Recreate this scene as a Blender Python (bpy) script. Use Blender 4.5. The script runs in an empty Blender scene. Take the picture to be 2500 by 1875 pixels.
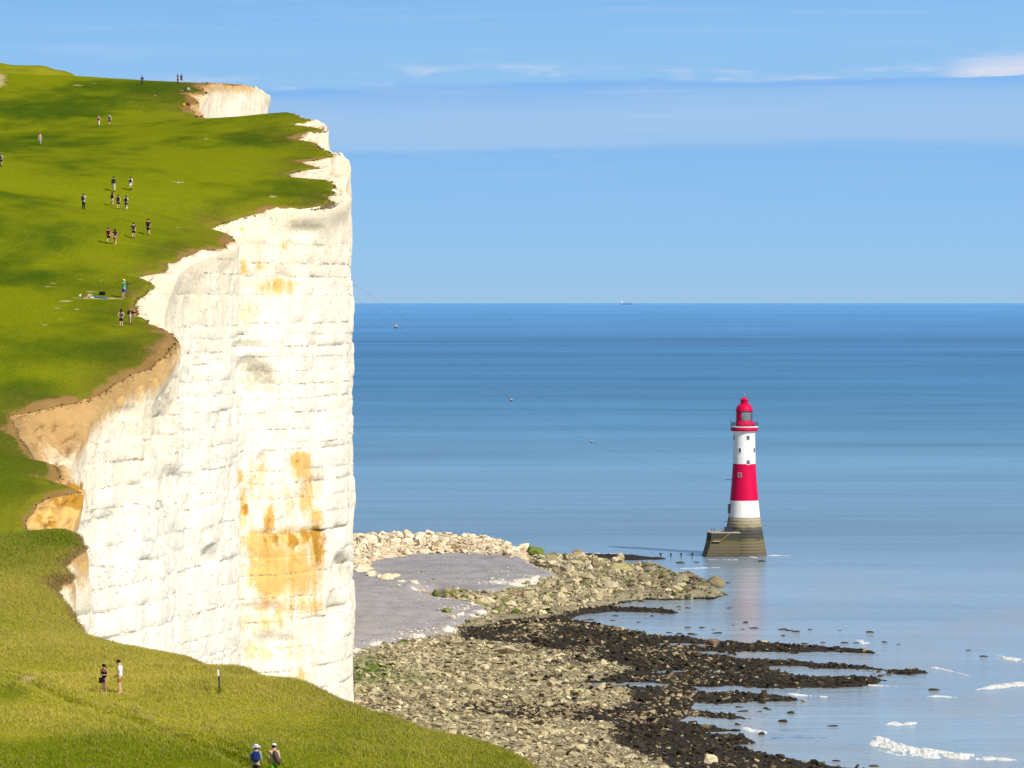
import bpy, bmesh, math, random
import numpy as np
from mathutils import Vector, Matrix
from mathutils.bvhtree import BVHTree
R = math.radians
random.seed(7)
SC = bpy.context.scene
COL = SC.collection

# ------------------------------------------------------------ camera, sky, sun, exposure
F, CX, CY, YE, H = 9100.0, 1250.0, 937.5, 730.0, 69.1      # survey of the photograph: focal length, centre, eye level, eye height
PITCH = math.atan((CY - YE) / F)
cam_d = bpy.data.cameras.new('camera')
cam = bpy.data.objects.new('camera', cam_d)
COL.objects.link(cam)
cam_d.sensor_width = 36.0
cam_d.lens = 36.0 * F / 2500.0
cam_d.clip_start = 1.0
cam_d.clip_end = 200000.0
cam.location = (0, 0, H)
cam.rotation_euler = (math.pi / 2 - PITCH, 0, 0)
SC.camera = cam

SUN_EL, SUN_AZ = R(40), R(45)       # height; degrees to the right of straight behind the camera
SDIR = Vector((math.cos(SUN_EL) * math.sin(SUN_AZ), -math.cos(SUN_EL) * math.cos(SUN_AZ), math.sin(SUN_EL)))
world = bpy.data.worlds.new('World')
SC.world = world
world.use_nodes = True
sun_d = bpy.data.lights.new('sun', 'SUN')
sun_d.energy = 4.9
sun_d.angle = R(0.53)
sun_d.color = (1.0, 0.94, 0.82)
sun = bpy.data.objects.new('sun', sun_d)
COL.objects.link(sun)
sun.location = (200, -200, 300)
sun.rotation_euler = SDIR.to_track_quat('Z', 'Y').to_euler()
SC.view_settings.view_transform = 'Standard'
SC.view_settings.look = 'None'
SC.view_settings.gamma = 1.0
SC.view_settings.use_curve_mapping = False
SC.view_settings.exposure = 0.25
SC.cycles.max_bounces = 5
SC.cycles.use_denoising = True


def lin(r, g, b):
    f = lambda c: (c / 255 / 12.92) if c / 255 <= 0.04045 else ((c / 255 + 0.055) / 1.055) ** 2.4
    return (f(r), f(g), f(b), 1.0)


class G:
    """small node graph writer"""
    def __init__(s, tree):
        s.t = tree
        s.n = tree.nodes
        s.l = tree.links

    def put(s, sock, v):
        if hasattr(v, 'is_output') or isinstance(v, bpy.types.NodeSocket):
            s.l.new(v, sock)
        elif v is not None:
            try:
                sock.default_value = v
            except Exception:
                sock.default_value = tuple(v)[:3]

    def m(s, op, a, b=None, c=None, clamp=False):
        n = s.n.new('ShaderNodeMath')
        n.operation = op
        n.use_clamp = clamp
        for i, v in enumerate((a, b, c)):
            if v is not None:
                s.put(n.inputs[i], v)
        return n.outputs[0]

    def mix(s, f, a, b, bt='MIX'):
        n = s.n.new('ShaderNodeMix')
        n.data_type = 'RGBA'
        n.blend_type = bt
        s.put(n.inputs['Factor'], f)
        s.put(n.inputs[6], a)
        s.put(n.inputs[7], b)
        return n.outputs[2]

    def noise(s, vec, scale=1.0, detail=4, rough=0.55, dist=0.0):
        n = s.n.new('ShaderNodeTexNoise')
        s.put(n.inputs['Vector'], vec)
        n.inputs['Scale'].default_value = scale
        n.inputs['Detail'].default_value = detail
        n.inputs['Roughness'].default_value = rough
        n.inputs['Distortion'].default_value = dist
        return n.outputs[0]

    def vor(s, vec, scale=1.0, feat='F1', out='Distance'):
        n = s.n.new('ShaderNodeTexVoronoi')
        n.feature = feat
        s.put(n.inputs['Vector'], vec)
        n.inputs['Scale'].default_value = scale
        return n.outputs[out]

    def scale(s, vec, x, y, z, off=(0, 0, 0)):
        n = s.n.new('ShaderNodeMapping')
        s.put(n.inputs[0], vec)
        n.inputs['Scale'].default_value = (x, y, z)
        n.inputs['Location'].default_value = off
        return n.outputs[0]

    def ss(s, v, a, b, lo=0.0, hi=1.0):
        n = s.n.new('ShaderNodeMapRange')
        n.interpolation_type = 'SMOOTHSTEP'
        s.put(n.inputs[0], v)
        n.inputs[1].default_value = a
        n.inputs[2].default_value = b
        n.inputs[3].default_value = lo
        n.inputs[4].default_value = hi
        return n.outputs[0]

    def ramp(s, v, stops):
        n = s.n.new('ShaderNodeValToRGB')
        s.put(n.inputs[0], v)
        e = n.color_ramp.elements
        while len(e) < len(stops):
            e.new(0.5)
        for el, (p, c) in zip(e, stops):
            el.position = p
            el.color = c if len(c) == 4 else (*c, 1)
        return n.outputs[0]

    def attr(s, name, col=False):
        n = s.n.new('ShaderNodeAttribute')
        n.attribute_name = name
        return n.outputs[0] if col else n.outputs[2]

    def pos(s):
        return s.n.new('ShaderNodeNewGeometry').outputs['Position']

    def xyz(s, v):
        n = s.n.new('ShaderNodeSeparateXYZ')
        s.put(n.inputs[0], v)
        return n.outputs

    def bump(s, h, strength, dist, normal=None):
        n = s.n.new('ShaderNodeBump')
        n.inputs['Strength'].default_value = strength
        n.inputs['Distance'].default_value = dist
        s.put(n.inputs['Height'], h)
        if normal is not None:
            s.put(n.inputs['Normal'], normal)
        return n.outputs[0]


# sky: Nishita daylight overhead, thin haze layers and cumulus tops low over the sea
g = G(world.node_tree)
bg = g.n['Background']
sky = g.n.new('ShaderNodeTexSky')
sky.sky_type = 'NISHITA'
sky.sun_disc = False
sky.sun_elevation = SUN_EL
sky.sun_rotation = math.pi - SUN_AZ
sky.air_density = 1.0
sky.dust_density = 0.4
sky.ozone_density = 1.6
tc = g.n.new('ShaderNodeTexCoord').outputs['Generated']
vx, vy, vz = g.xyz(tc)
az = g.m('ARCTAN2', vx, vy)
waz = g.n.new('ShaderNodeCombineXYZ')
g.put(waz.inputs[0], g.m('MULTIPLY', az, 9.0))
g.put(waz.inputs[1], g.m('MULTIPLY', vz, 90.0))
warp = g.m('MULTIPLY', g.m('SUBTRACT', g.noise(waz.outputs[0], 1.0, 4, 0.5), 0.5), 0.010)
tilt = g.m('MULTIPLY', g.m('MULTIPLY', g.m('SINE', az), -0.021), g.ss(vz, 0.03, 0.056))
e0 = g.m('ADD', vz, g.m('ADD', tilt, g.m('MULTIPLY', warp, g.ss(vz, 0.01, 0.03))))
E = lambda py: ((YE - py) / F + 0.005) / 0.105
K10 = 10.0
def skc(r, g_, b):
    c = lin(r, g_, b)
    x = 1 / 1.19
    return (c[0] * x * 1.0, c[1] * x, c[2] * x, 1)
stops = [(E(770), skc(160, 196, 228)), (E(725), skc(158, 197, 230)), (E(600), skc(149, 197, 237)), (E(480), skc(143, 193, 240)),
         (E(372), skc(137, 188, 238)), (E(356), skc(157, 196, 237)), (E(300), skc(159, 197, 237)), (E(245), skc(150, 193, 238)),
         (E(215), skc(132, 184, 240)), (E(206), skc(147, 195, 239)), (E(100), skc(143, 194, 241)), (E(0), skc(134, 187, 239)),
         (0.96, skc(126, 180, 236))]
fac = g.m('DIVIDE', g.m('ADD', e0, 0.005), 0.105, clamp=True)
low = g.ramp(fac, stops)
# cumulus tops standing behind the haze layer
cv = g.n.new('ShaderNodeCombineXYZ')
g.put(cv.inputs[0], g.m('MULTIPLY', az, 26.0))
g.put(cv.inputs[1], g.m('MULTIPLY', vz, 150.0))
cn = g.noise(cv.outputs[0], 1.0, 6, 0.6)
band = g.m('MULTIPLY', g.ss(e0, 0.0568, 0.0574), g.ss(e0, 0.059, 0.063, 1, 0))
big = g.m('MULTIPLY', g.m('MULTIPLY', g.ss(az, 0.110, 0.126), g.ss(az, 0.20, 0.16)), g.m('MULTIPLY', g.ss(e0, 0.0568, 0.0572), g.ss(e0, 0.0592, 0.0645, 1, 0)))
cl = g.m('MULTIPLY', band, g.ss(cn, 0.50, 0.66, 0, 0.55))
cl = g.m('MAXIMUM', cl, g.m('MULTIPLY', big, g.ss(cn, 0.33, 0.50, 0, 0.95)))
wisp = g.m('MULTIPLY', g.ss(g.noise(g.scale(waz.outputs[0], 1, 2.4, 1), 1.3, 5, 0.6), 0.5, 0.75, 0, 0.14), g.ss(vz, 0.02, 0.05))
cl = g.m('MAXIMUM', cl, wisp)
low = g.mix(cl, low, skc(214, 221, 240))
nis = g.mix(1.0, sky.outputs[0], (0.085, 0.085, 0.085, 1), 'MULTIPLY')
full = g.mix(g.ss(vz, 0.085, 0.35), low, nis)
g.put(bg.inputs[0], full)
bg.inputs[1].default_value = 1.0

# ------------------------------------------------------------ helpers
CP, SP = math.cos(PITCH), math.sin(PITCH)
def ray(px, py):
    u, v = (px - CX) / F, (CY - py) / F
    return np.array([u, CP + v * SP, -SP + v * CP])
def at(px, py, d):
    r = ray(px, py)
    return np.array([0, 0, H]) + r * (d / r[1])
def atz(px, py, z):
    r = ray(px, py)
    return np.array([0, 0, H]) + r * ((z - H) / r[2])
def pix(P):
    """photo coordinates of world points, for reading survey marks off the photograph"""
    x, y, z = P[..., 0], P[..., 1], P[..., 2] - H
    dep = y * CP - z * SP
    return CX + F * x / dep, CY - F * (y * SP + z * CP) / dep

def tag(o, label=None, cat=None, group=None, kind=None):
    if label: o['label'] = label
    if cat: o['category'] = cat
    if group: o['group'] = group
    if kind: o['kind'] = kind
    return o
def link(name, me, parent=None, mat=None, loc=None):
    o = bpy.data.objects.new(name, me)
    COL.objects.link(o)
    if parent is not None: o.parent = parent
    if mat is not None and me is not None:
        if not me.materials: me.materials.append(mat)
        elif me.materials[0] != mat: me.materials[0] = mat
    if loc is not None: o.location = loc
    return o
def empty(name, loc, label, cat, group=None, rz=0.0):
    o = bpy.data.objects.new(name, None)
    COL.objects.link(o)
    o.empty_display_size = 0.3
    o.location = loc
    o.rotation_euler = (0, 0, rz)
    return tag(o, label, cat, group)
def mesh_np(name, V, Fc, smooth=True):
    me = bpy.data.meshes.new(name)
    V = np.asarray(V, dtype=np.float32)
    Fc = np.asarray(Fc, dtype=np.int32)
    k = Fc.shape[1]
    me.vertices.add(len(V)); me.vertices.foreach_set('co', V.ravel())
    me.loops.add(Fc.size); me.loops.foreach_set('vertex_index', Fc.ravel())
    me.polygons.add(len(Fc)); me.polygons.foreach_set('loop_start', np.arange(0, Fc.size, k, dtype=np.int32))
    me.polygons.foreach_set('use_smooth', np.full(len(Fc), smooth))
    me.update(calc_edges=True)
    return me
def fattr(me, name, vals):
    a = me.attributes.new(name, 'FLOAT', 'POINT')
    a.data.foreach_set('value', np.asarray(vals, dtype=np.float32).ravel())
def cattr(me, name, rgb):
    a = me.attributes.new(name, 'FLOAT_COLOR', 'POINT')
    c = np.ones((len(rgb), 4), dtype=np.float32); c[:, :3] = rgb
    a.data.foreach_set('color', c.ravel())
def gridf(nr, nc, keep=None):
    i = np.arange((nr - 1) * (nc - 1)).reshape(nr - 1, nc - 1)
    r, c = np.divmod(i, nc - 1)
    a = r * nc + c
    Q = np.stack([a, a + 1, a + nc + 1, a + nc], -1)
    if keep is not None: Q = Q[keep]
    return Q.reshape(-1, 4)

def _h(i, j, k, seed):
    n = (i * 374761393 + j * 668265263 + k * 1274126177 + seed * 974634777) & 0xffffffff
    n = ((n ^ (n >> 13)) * 1274126177) & 0xffffffff
    n = (n ^ (n >> 16)) & 0xffffffff
    return n / 4294967295.0
def vn(x, y, z, seed=0):
    x, y, z = np.broadcast_arrays(np.asarray(x, float), np.asarray(y, float), np.asarray(z, float))
    i, j, k = np.floor(x).astype(np.int64), np.floor(y).astype(np.int64), np.floor(z).astype(np.int64)
    u, v, w = x - i, y - j, z - k
    u, v, w = (t * t * (3 - 2 * t) for t in (u, v, w))
    r = 0
    for a in (0, 1):
        for b in (0, 1):
            for c in (0, 1):
                r = r + _h(i + a, j + b, k + c, seed) * (u if a else 1 - u) * (v if b else 1 - v) * (w if c else 1 - w)
    return r * 2 - 1
def fbm(x, y, z=0.0, o=4, seed=0, gain=0.5):
    r, a, f, t = 0, 1.0, 1.0, 0.0
    for q in range(o):
        r = r + a * vn(np.asarray(x) * f, np.asarray(y) * f, np.asarray(z) * f, seed + q * 17)
        t += a; a *= gain; f *= 2.03
    return r / t
def sst(x, a, b):
    t = np.clip((x - a) / (b - a), 0, 1)
    return t * t * (3 - 2 * t)
def gsm(A, sig):
    """gaussian smoothing along axis 0"""
    r = int(sig * 3) + 1
    k = np.exp(-0.5 * (np.arange(-r, r + 1) / sig) ** 2); k /= k.sum()
    P = np.concatenate([np.repeat(A[:1], r, 0), A, np.repeat(A[-1:], r, 0)])
    return np.stack([np.convolve(P[:, c], k, 'valid') for c in range(A.shape[1])], 1)

def mat_new(name):
    m = bpy.data.materials.new(name)
    m.use_nodes = True
    gg = G(m.node_tree)
    return m, gg, gg.n['Principled BSDF']
def flat(name, rgb, rough=0.7, metal=0.0, var=0.10, scale=6.0, spec=0.3):
    """paint, cloth or wood with a little procedural unevenness"""
    m, q, b = mat_new(name)
    tcn = q.n.new('ShaderNodeTexCoord').outputs['Object']
    nz = q.noise(tcn, scale, 4, 0.6)
    c = tuple(rgb[:3])
    q.put(b.inputs['Base Color'], q.mix(nz, tuple(max(0, x * (1 - var * 2)) for x in c) + (1,), tuple(min(1, x * (1 + var)) for x in c) + (1,)))
    b.inputs['Roughness'].default_value = rough
    b.inputs['Metallic'].default_value = metal
    b.inputs['Specular IOR Level'].default_value = spec
    return m
_mc = {}
def cloth(rgb):
    k = tuple(rgb)
    if k not in _mc:
        _mc[k] = flat('cloth_%d_%d_%d' % k, lin(*rgb), 0.9, 0, 0.15, 9.0, 0.15)
    return _mc[k]
# ------------------------------------------------------------ the headland: grass sheet, chalk shelf and cliff
# each key row: landward py, d | turf edge px, py, d | chalk lip px, py, d | soil on the shelf
KEYS = '''205 900 560 330 860 575 345 860 .3
182 805 600 260 790 610 265 790 .3
178 790 655 238 752 663 243 750 .3
177 775 652 226 742 660 236 741 .3
175 760 624 212 730 630 218 728 .6
174 748 600 207 722 605 213 720 .9
175 735 520 202 706 522 211 704 .9
179 722 502 204 698 512 216 696 .9
184 712 482 207 692 508 226 690 .8
190 706 506 222 684 510 232 686 .6
197 700 456 228 678 500 248 680 .7
206 692 487 247 670 492 262 672 .6
215 686 458 257 662 490 278 664 .9
235 672 500 287 650 512 300 650 .9
290 640 560 306 628 600 330 628 .3
345 614 640 302 608 680 330 608 .2
330 592 712 272 586 722 290 590 .3
331 588 730 282 582 745 294 584 .3
332 584 753 287 578 770 296 580 .2
334 578 762 294 572 790 300 576 .1
335 574 712 302 567 795 305 572 .2
337 569 762 307 563 797 311 568 .2
339 564 791 314 559 801 320 563 .1
341 558 739 325 553 802 327 558 .3
344 550 723 338 545 801 340 551 .3
346 546 784 347 540 800 352 545 .1
349 540 793 363 531 800 370 538 .1
353 530 829 382 519 845 388 524 .2
355 527 789 383 516 850 388 521 .2
357 522 739 391 511 854 396 517 .3
360 515 780 408 504 857 410 512 .2
365 508 735 412 499 856 420 506 .15
369 502 694 423 493 853 427 500 .15
373 497 716 432 488 848 440 495 .1
378 491 802 439 483 845 450 490 .1
384 485 816 453 478 843 465 484 .1
391 477 825 470 470 845 474 478 .1
397 471 795 478 464 856 478 474 .1
401 467 818 491 458 858 498 468 .1
404 464 773 505 454 806 518 456 .1
410 460 694 504 451 700 515 449 .3
418 455 626 518 448 630 530 447 .3
428 450 536 543 446 600 560 446 .1
436 446 500 554 444 575 590 445 .1
446 440 527 562 436 572 600 436 .1
456 430 554 568 424 580 605 420 .3
470 418 572 583 411 585 600 410 .6
490 408 540 600 404 562 618 403 .4
540 396 490 610 398 515 625 397 .4
580 390 430 633 391 460 650 390 .3
600 387 405 640 388 435 665 386 .3
620 384 412 658 384 430 690 382 .3
640 380 327 673 378 420 710 377 .15
655 377 355 678 375 415 725 374 .3
668 373 378 691 370 410 740 370 .3
682 369 365 706 366 405 760 366 .2
705 361 325 735 358 402 780 361 .2
715 357 346 752 353 402 795 356 .25
728 353 334 768 349 405 805 351 .2
738 350 362 774 346 410 815 347 .2
748 347 361 785 344 415 822 343 .2
755 344 395 795 341 425 828 340 .25
765 340 425 808 336 436 832 337 .5
775 337 433 820 333 440 845 334 .8
790 332 420 838 329 432 870 330 .8
815 325 403 870 323 418 905 324 .9
835 321 370 893 319 385 925 320 1
850 318 330 905 316 350 935 317 1
870 314 280 928 313 300 965 314 1
900 310 230 965 309 262 990 311 1
920 308 190 977 307 235 1010 309 1
935 306 150 983 305 222 1030 307 1
955 304 85 998 303 212 1050 305 1
975 302 15 1008 301 205 1070 303 1
1020 298 42 1036 297 198 1085 300 .95
1050 295 45 1056 295 190 1100 298 .9
1072 292 66 1076 293 180 1120 295 .6
1090 290 86 1121 290 174 1140 292 .6
1110 288 136 1128 288 172 1150 290 .8
1125 287 150 1160 286 172 1165 288 .8
1140 285 127 1170 285 178 1178 287 .9
1155 283 200 1194 285 206 1202 285 1
1180 281 129 1206 281 205 1225 283 1
1205 278 97 1222 279 195 1250 280 1
1240 275 75 1255 276 180 1280 276 1
1310 268 62 1310 269 170 1340 270 .8
1330 262 110 1335 262 180 1370 263 .6
1290 252 180 1292 250 0 0 0 .6
1300 250 195 1310 248 0 0 0 .6
1315 247 203 1330 246 0 0 0 1
1330 244 185 1345 243 0 0 0 1
1340 242 172 1356 242 0 0 0 .6
1352 240 155 1372 240 0 0 0 .5
1368 238 166 1388 238 0 0 0 1
1380 236 178 1401 236.5 0 0 0 1
1395 234 150 1420 235 0 0 0 .5
1405 233 143 1432 233.5 0 0 0 .4
1420 231 150 1448 231.5 0 0 0 .7
1440 228 168 1474 228.5 0 0 0 1
1465 224 185 1505 225 0 0 0 .6
1495 219 212 1535 221 0 0 0 .4
1515 215 235 1558 218 0 0 0 .4
1530 212 290 1568 216 0 0 0 .4
1545 210 330 1580 214 0 0 0 .4
1560 208 420 1592 211 0 0 0 .4
1575 206 480 1604 208.5 0 0 0 .5
1588 204 500 1622 206 0 0 0 .5
1600 202 570 1638 203.5 0 0 0 .4
1608 201 592 1634 203 0 0 0 .3
1615 200 620 1628 202.5 0 0 0 .3
1625 199 650 1645 201 0 0 0 .4
1635 198 680 1658 200 0 0 0 .4
1650 196 760 1661 197 0 0 0 .4
1665 194 812 1685 195 0 0 0 .5
1680 192 850 1706 193 0 0 0 .4
1700 189 900 1722 191 0 0 0 .4
1720 187 940 1740 189 0 0 0 .4
1735 185 985 1746 188 0 0 0 .4
1750 183 1040 1770 186 0 0 0 .4
1770 181 1090 1790 184 0 0 0 .4
1790 178 1180 1800 182 0 0 0 .4
1815 174 1250 1822 180 0 0 0 .4
1840 171 1290 1838 178.5 0 0 0 .8
1870 168 1320 1875 176 0 0 0 .8
1950 160 1400 1950 170 0 0 0 .4
2080 148 1500 2050 160 0 0 0 .4
2400 125 1700 2300 140 0 0 0 .4
3000 80 2200 2900 95 0 0 0 .4
2800 40 2600 3000 50 0 0 0 .4
2400 10 2600 2500 12 0 0 0 .4'''
kr = [list(map(float, s.split())) for s in KEYS.split('\n')]
kB = np.array([at(-90, k[0], k[1]) for k in kr])
kE = np.array([at(k[2], k[3], k[4]) for k in kr])
kK = []
for k in kr:
    if k[7] == 0:
        kK.append(at(k[2], k[3], k[4]) + np.array([1.4, 0.6, -1.2]))
    else:
        kK.append(at(k[5], k[6], k[7]))
kK = np.array(kK)
kS = np.array([k[8] for k in kr])
# densify along the turf edge
seg = np.linalg.norm(np.diff(kE, axis=0), axis=1)
steps = np.maximum(2, np.ceil(seg / np.where(kE[:-1, 1] > 640, 0.7, 0.42))).astype(int)
steps = np.minimum(steps, 60)
T = np.concatenate([i + np.arange(n) / n for i, n in enumerate(steps)] + [[len(kr) - 1]])
ki = np.arange(len(kr))
dens = lambda A: np.stack([np.interp(T, ki, A[:, c]) for c in range(A.shape[1])], 1)
B_, E_, K_ = dens(kB), dens(kE), dens(kK)
S_ = np.interp(T, ki, kS)
B_ = gsm(B_, 9)
K_ = gsm(K_, 5)
E_ = gsm(E_, 0.8)
NR = len(T)
# ragged turf edge
jx = fbm(E_[:, 0] / 1.6, E_[:, 1] / 1.6, 0, 4, 3) * 0.55 + fbm(E_[:, 0] / 6, E_[:, 1] / 6, 0, 3, 5) * 0.5
jy = fbm(E_[:, 0] / 1.6, E_[:, 1] / 1.6, 0, 4, 9) * 0.6
am = np.clip(E_[:, 1] / 400, 0.3, 1.2)
E_[:, 0] += jx * am
E_[:, 1] += jy * am
nearrow = np.array([k[7] == 0 for k in kr]).argmax()
nk_ = T >= nearrow - 0.5
K_[nk_] = gsm(E_, 2)[nk_] + np.array([0.30, 0.15, -0.9])
K_[:, 0] = np.maximum(K_[:, 0], E_[:, 0] + 0.2)

NU = 150
u = 1 - (1 - np.linspace(0, 1, NU)) ** 1.7
u = np.concatenate([[-3.0, -1.2, -0.4], u[:-1] * 0.985, 0.985 + 0.015 * np.linspace(0, 1, 8)])
NC = len(u)
P = B_[:, None, :] * (1 - u[None, :, None]) + E_[:, None, :] * u[None, :, None]
ww = np.linalg.norm((E_ - B_)[:, None, :] * (1 - u[None, :, None]), axis=2)   # metres in from the turf edge
ext = np.clip(-u, 0, 3)[None, :]
P[..., 0] -= ext * 12
P[..., 2] += ext * 1.0
dd = P[..., 1]
x, y = P[..., 0], P[..., 1]
fade = sst(ww, 0.3, 5.0)
near = 1 - sst(y, 255, 300)
bmp = fbm(x / 22, y / 22, 0, 3, 11) * 0.35 + fbm(x / 5, y / 5, 0, 3, 12) * 0.10
bmp = bmp * (1 - near) + near * (fbm(x / 9, y / 9, 0, 3, 21) * 0.16 + fbm(x / 2.2, y / 2.2, 0, 3, 22) * 0.09 + fbm(x / 0.8, y / 0.8, 0, 2, 23) * 0.045)
# worn footpath ruts in the near turf
q0x, q0y = pix(P)
near_ok = (P[..., 1] > 140) & (P[..., 1] < 250)
def seg_d(px_, py_, pts):
    q = []
    for a, b in pts:      # the turf point under each surveyed mark
        i_ = np.argmin(np.where(near_ok, (q0x - a) ** 2 + (q0y - b) ** 2, 1e12))
        q.append(P.reshape(-1, 3)[i_, :2].copy())
    d = np.full(px_.shape, 1e9)
    for a, b in zip(q[:-1], q[1:]):
        ab = b - a
        t = np.clip(((px_ - a[0]) * ab[0] + (py_ - a[1]) * ab[1]) / (ab @ ab), 0, 1)
        d = np.minimum(d, np.hypot(px_ - a[0] - t * ab[0], py_ - a[1] - t * ab[1]))
    return d
wob = fbm(x / 3, y / 3, 0, 2, 31) * 0.25
r1 = seg_d(x, y, [(-60, 1640), (75, 1668), (150, 1700), (215, 1725), (330, 1762), (450, 1806), (540, 1835), (600, 1862), (680, 1905)]) + wob
r2 = seg_d(x, y, [(215, 1722), (280, 1745), (400, 1782), (520, 1812), (640, 1855), (760, 1900)]) + wob
r3 = seg_d(x, y, [(-60, 1670), (100, 1655), (200, 1628), (330, 1622)]) + wob
rut = np.maximum(np.exp(-(r1 / 0.30) ** 2), np.exp(-(r2 / 0.22) ** 2)) * near
bmp -= rut * 0.42 * near
bmp += (np.exp(-((r1 - 1.0) / 0.5) ** 2)) * 0.14 * near
bare = (np.exp(-(r1 / 0.45) ** 2) * sst(fbm(x / 2.0, y / 3.0, 0, 3, 33), -0.05, 0.25) * sst(-x, 10, 18) * .45 + np.exp(-((r1 - .75) / .28) ** 2) * .42 + np.exp(-(r3 / 0.22) ** 2) * 0.35) * near
P[..., 2] += bmp * (0.25 + 0.75 * fade)
# far hill beyond: smooth crest, scalloped scars
P[..., 2] -= (1 - sst(ww, 0.0, 0.9)) * 0.35
edge_n = fbm(x / 2.5, y / 5.0, 0, 4, 41)
reach = (E_[:, 1:2] / 450) * (1.5 + 2.2 * (fbm(E_[:, 0] / 7, E_[:, 1] / 7, 0, 3, 43)[:, None] + 0.2))
reach = np.where(near > 0.5, 0.9, reach)
soil = np.clip(1.1 - ww / np.maximum(reach, 0.45) + edge_n * 0.8 + 0.3 * fbm(x / .8, y / 1.6, 0, 3, 45), 0, 1) * np.clip(S_[:, None] * 1.4 + 0.25, 0, 1)
rough_g = near
# level strip scars where people lie on the turf, seen from below
qx, qy = pix(P)
scar = np.exp(-((qy - 728.5 - 0.01 * (qx - 250)) / 2.2) ** 2) * sst(qx, 165, 185) * (1 - sst(qx, 295, 312)) * (y > 300) * (y < 420)
for (sx, sy, rx, ry) in ((165, 735, 24, 3), (225, 712, 26, 1.6), (140, 752, 12, 1.3), (130, 692, 14, 1.4), (120, 700, 20, 1.4), (195, 682, 16, 1.2), (245, 684, 10, 1.1),
                         (188, 755, 8, 1.2), (150, 778, 9, 1.2), (110, 793, 14, 1.2), (435, 555, 8, 2), (665, 480, 13, 5), (190, 208, 16, 2), (230, 204, 8, 1.5), (380, 233, 6, 1.2), (504, 339, 9, 2)):
    scar = np.maximum(scar, 0.8 * np.exp(-((qx - sx) / rx) ** 2 - ((qy - sy) / ry) ** 2) * (y > 300))
scar = np.maximum(scar, 0.9 * np.exp(-((qx + 5) / 26) ** 2 - ((qy - 195) / 26) ** 2) * (y > 600))
bare = np.maximum(bare, scar * (0.5 + 0.5 * fbm(x, y / 2, 0, 3, 51) + 0.3))
# dark lush and pale dry patches of turf
lush = 0.54 + 0.65 * fbm(x / 20, y / 38, 0, 4, 61) + 0.30 * fbm(x / 6, y / 12, 0, 3, 62)
for (sx, sy, rx, ry, a) in ((620, 330, 90, 30, .45), (300, 220, 330, 40, .25), (330, 1020, 10, 10, 0), (20, 1130, 70, 60, .7), (60, 1195, 50, 14, .4), (330, 860, 90, 30, .35), (700, 470, 150, 30, .3), (100, 250, 200, 30, .2),
                            (420, 530, 150, 35, .3), (60, 905, 160, 26, -.35), (40, 760, 120, 40, -.45), (30, 410, 70, 30, -.35), (420, 470, 130, 14, -.45), (500, 400, 120, 40, -.25), (200, 640, 180, 30, -.35), (100, 185, 160, 14, -.3), (80, 1840, 330, 60, .55),
                            (500, 1860, 260, 40, .35), (30, 1690, 60, 34, .45), (560, 1650, 70, 30, .25), (900, 1760, 120, 40, .2), (150, 1320, 130, 14, .4), (20, 1420, 100, 30, -.3), (330, 1650, 260, 26, -.35)):
    if a: lush = lush + a * np.exp(-((qx - sx) / rx) ** 2 - ((qy - sy) / ry) ** 2)
gme = mesh_np('grass_headland', P.reshape(-1, 3), gridf(NR, NC)[:, ::-1])
fattr(gme, 'halo', np.exp(-ww / np.maximum(reach * 1.7, .6)) * (1 - .6 * near) * np.clip(.5 + S_[:, None] + edge_n, 0, 1)); fattr(gme, 'soil', soil); fattr(gme, 'bare', np.clip(bare, 0, 1)); fattr(gme, 'lush', np.clip(lush, 0, 1)); fattr(gme, 'rough_turf', rough_g + 0 * x)

m, q, b = mat_new('turf')
p = q.pos()
n1 = q.noise(q.scale(p, .30, .12, .3), 1.0, 5, 0.6)
n2 = q.noise(q.scale(p, 2.2, 1.0, 2.2), 1.0, 4, 0.65)
n3 = q.noise(q.scale(p, 9, 5, 9), 1.0, 3, 0.6)
lu = q.attr('lush')
f1 = q.ss(q.m('ADD', q.m('MULTIPLY', n1, 0.55), q.m('MULTIPLY', lu, 0.7)), 0.42, 0.98)
col = q.mix(f1, (0.200, 0.222, 0.006, 1), (0.050, 0.092, 0.006, 1))
dry = (0.30, 0.235, 0.040, 1)
rt = q.attr('rough_turf')
nearc = q.mix(f1, (0.34, 0.31, 0.022, 1), (0.15, 0.175, 0.006, 1))
col = q.mix(rt, col, nearc)
col = q.mix(q.m('MULTIPLY', q.ss(n2, 0.50, 0.78, 0, 0.5), q.m('ADD', .45, q.m('MULTIPLY', rt, .55))), col, dry)
col = q.mix(q.ss(n3, 0.34, 0.62, 0.42, 0.0), col, (0.05, 0.075, 0.001, 1))
so = q.attr('soil')
col = q.mix(q.m('MULTIPLY', q.attr('halo'), .65), col, (0.15, 0.105, 0.022, 1))
sof = q.ss(q.m('ADD', so, q.m('MULTIPLY', q.m('SUBTRACT', n2, 0.5), 0.9)), 0.30, 0.75)
col = q.mix(sof, col, q.mix(n1, (0.165, 0.085, 0.028, 1), (0.32, 0.20, 0.075, 1)))
col = q.mix(q.ss(q.m('ADD', q.attr('bare'), q.m('MULTIPLY', q.m('SUBTRACT', n2, 0.5), 0.5)), 0.25, 0.7), col, (0.44, 0.34, 0.16, 1))
q.put(b.inputs['Base Color'], col)
b.inputs['Roughness'].default_value = 0.95
b.inputs['Specular IOR Level'].default_value = 0.0
hh = q.m('ADD', q.m('MULTIPLY', n2, 0.5), q.m('MULTIPLY', n3, 0.35))
q.put(b.inputs['Normal'], q.bump(hh, 0.8, 0.35))
M_TURF = m
grass = link('grass_headland', gme, mat=M_TURF)
tag(grass, 'green turf of the headland rising to the skyline above the chalk cliff', kind='structure')
bvh = BVHTree.FromPolygons([tuple(v) for v in P.reshape(-1, 3)[:, :]], [tuple(f) for f in gridf(NR, NC)])
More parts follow.
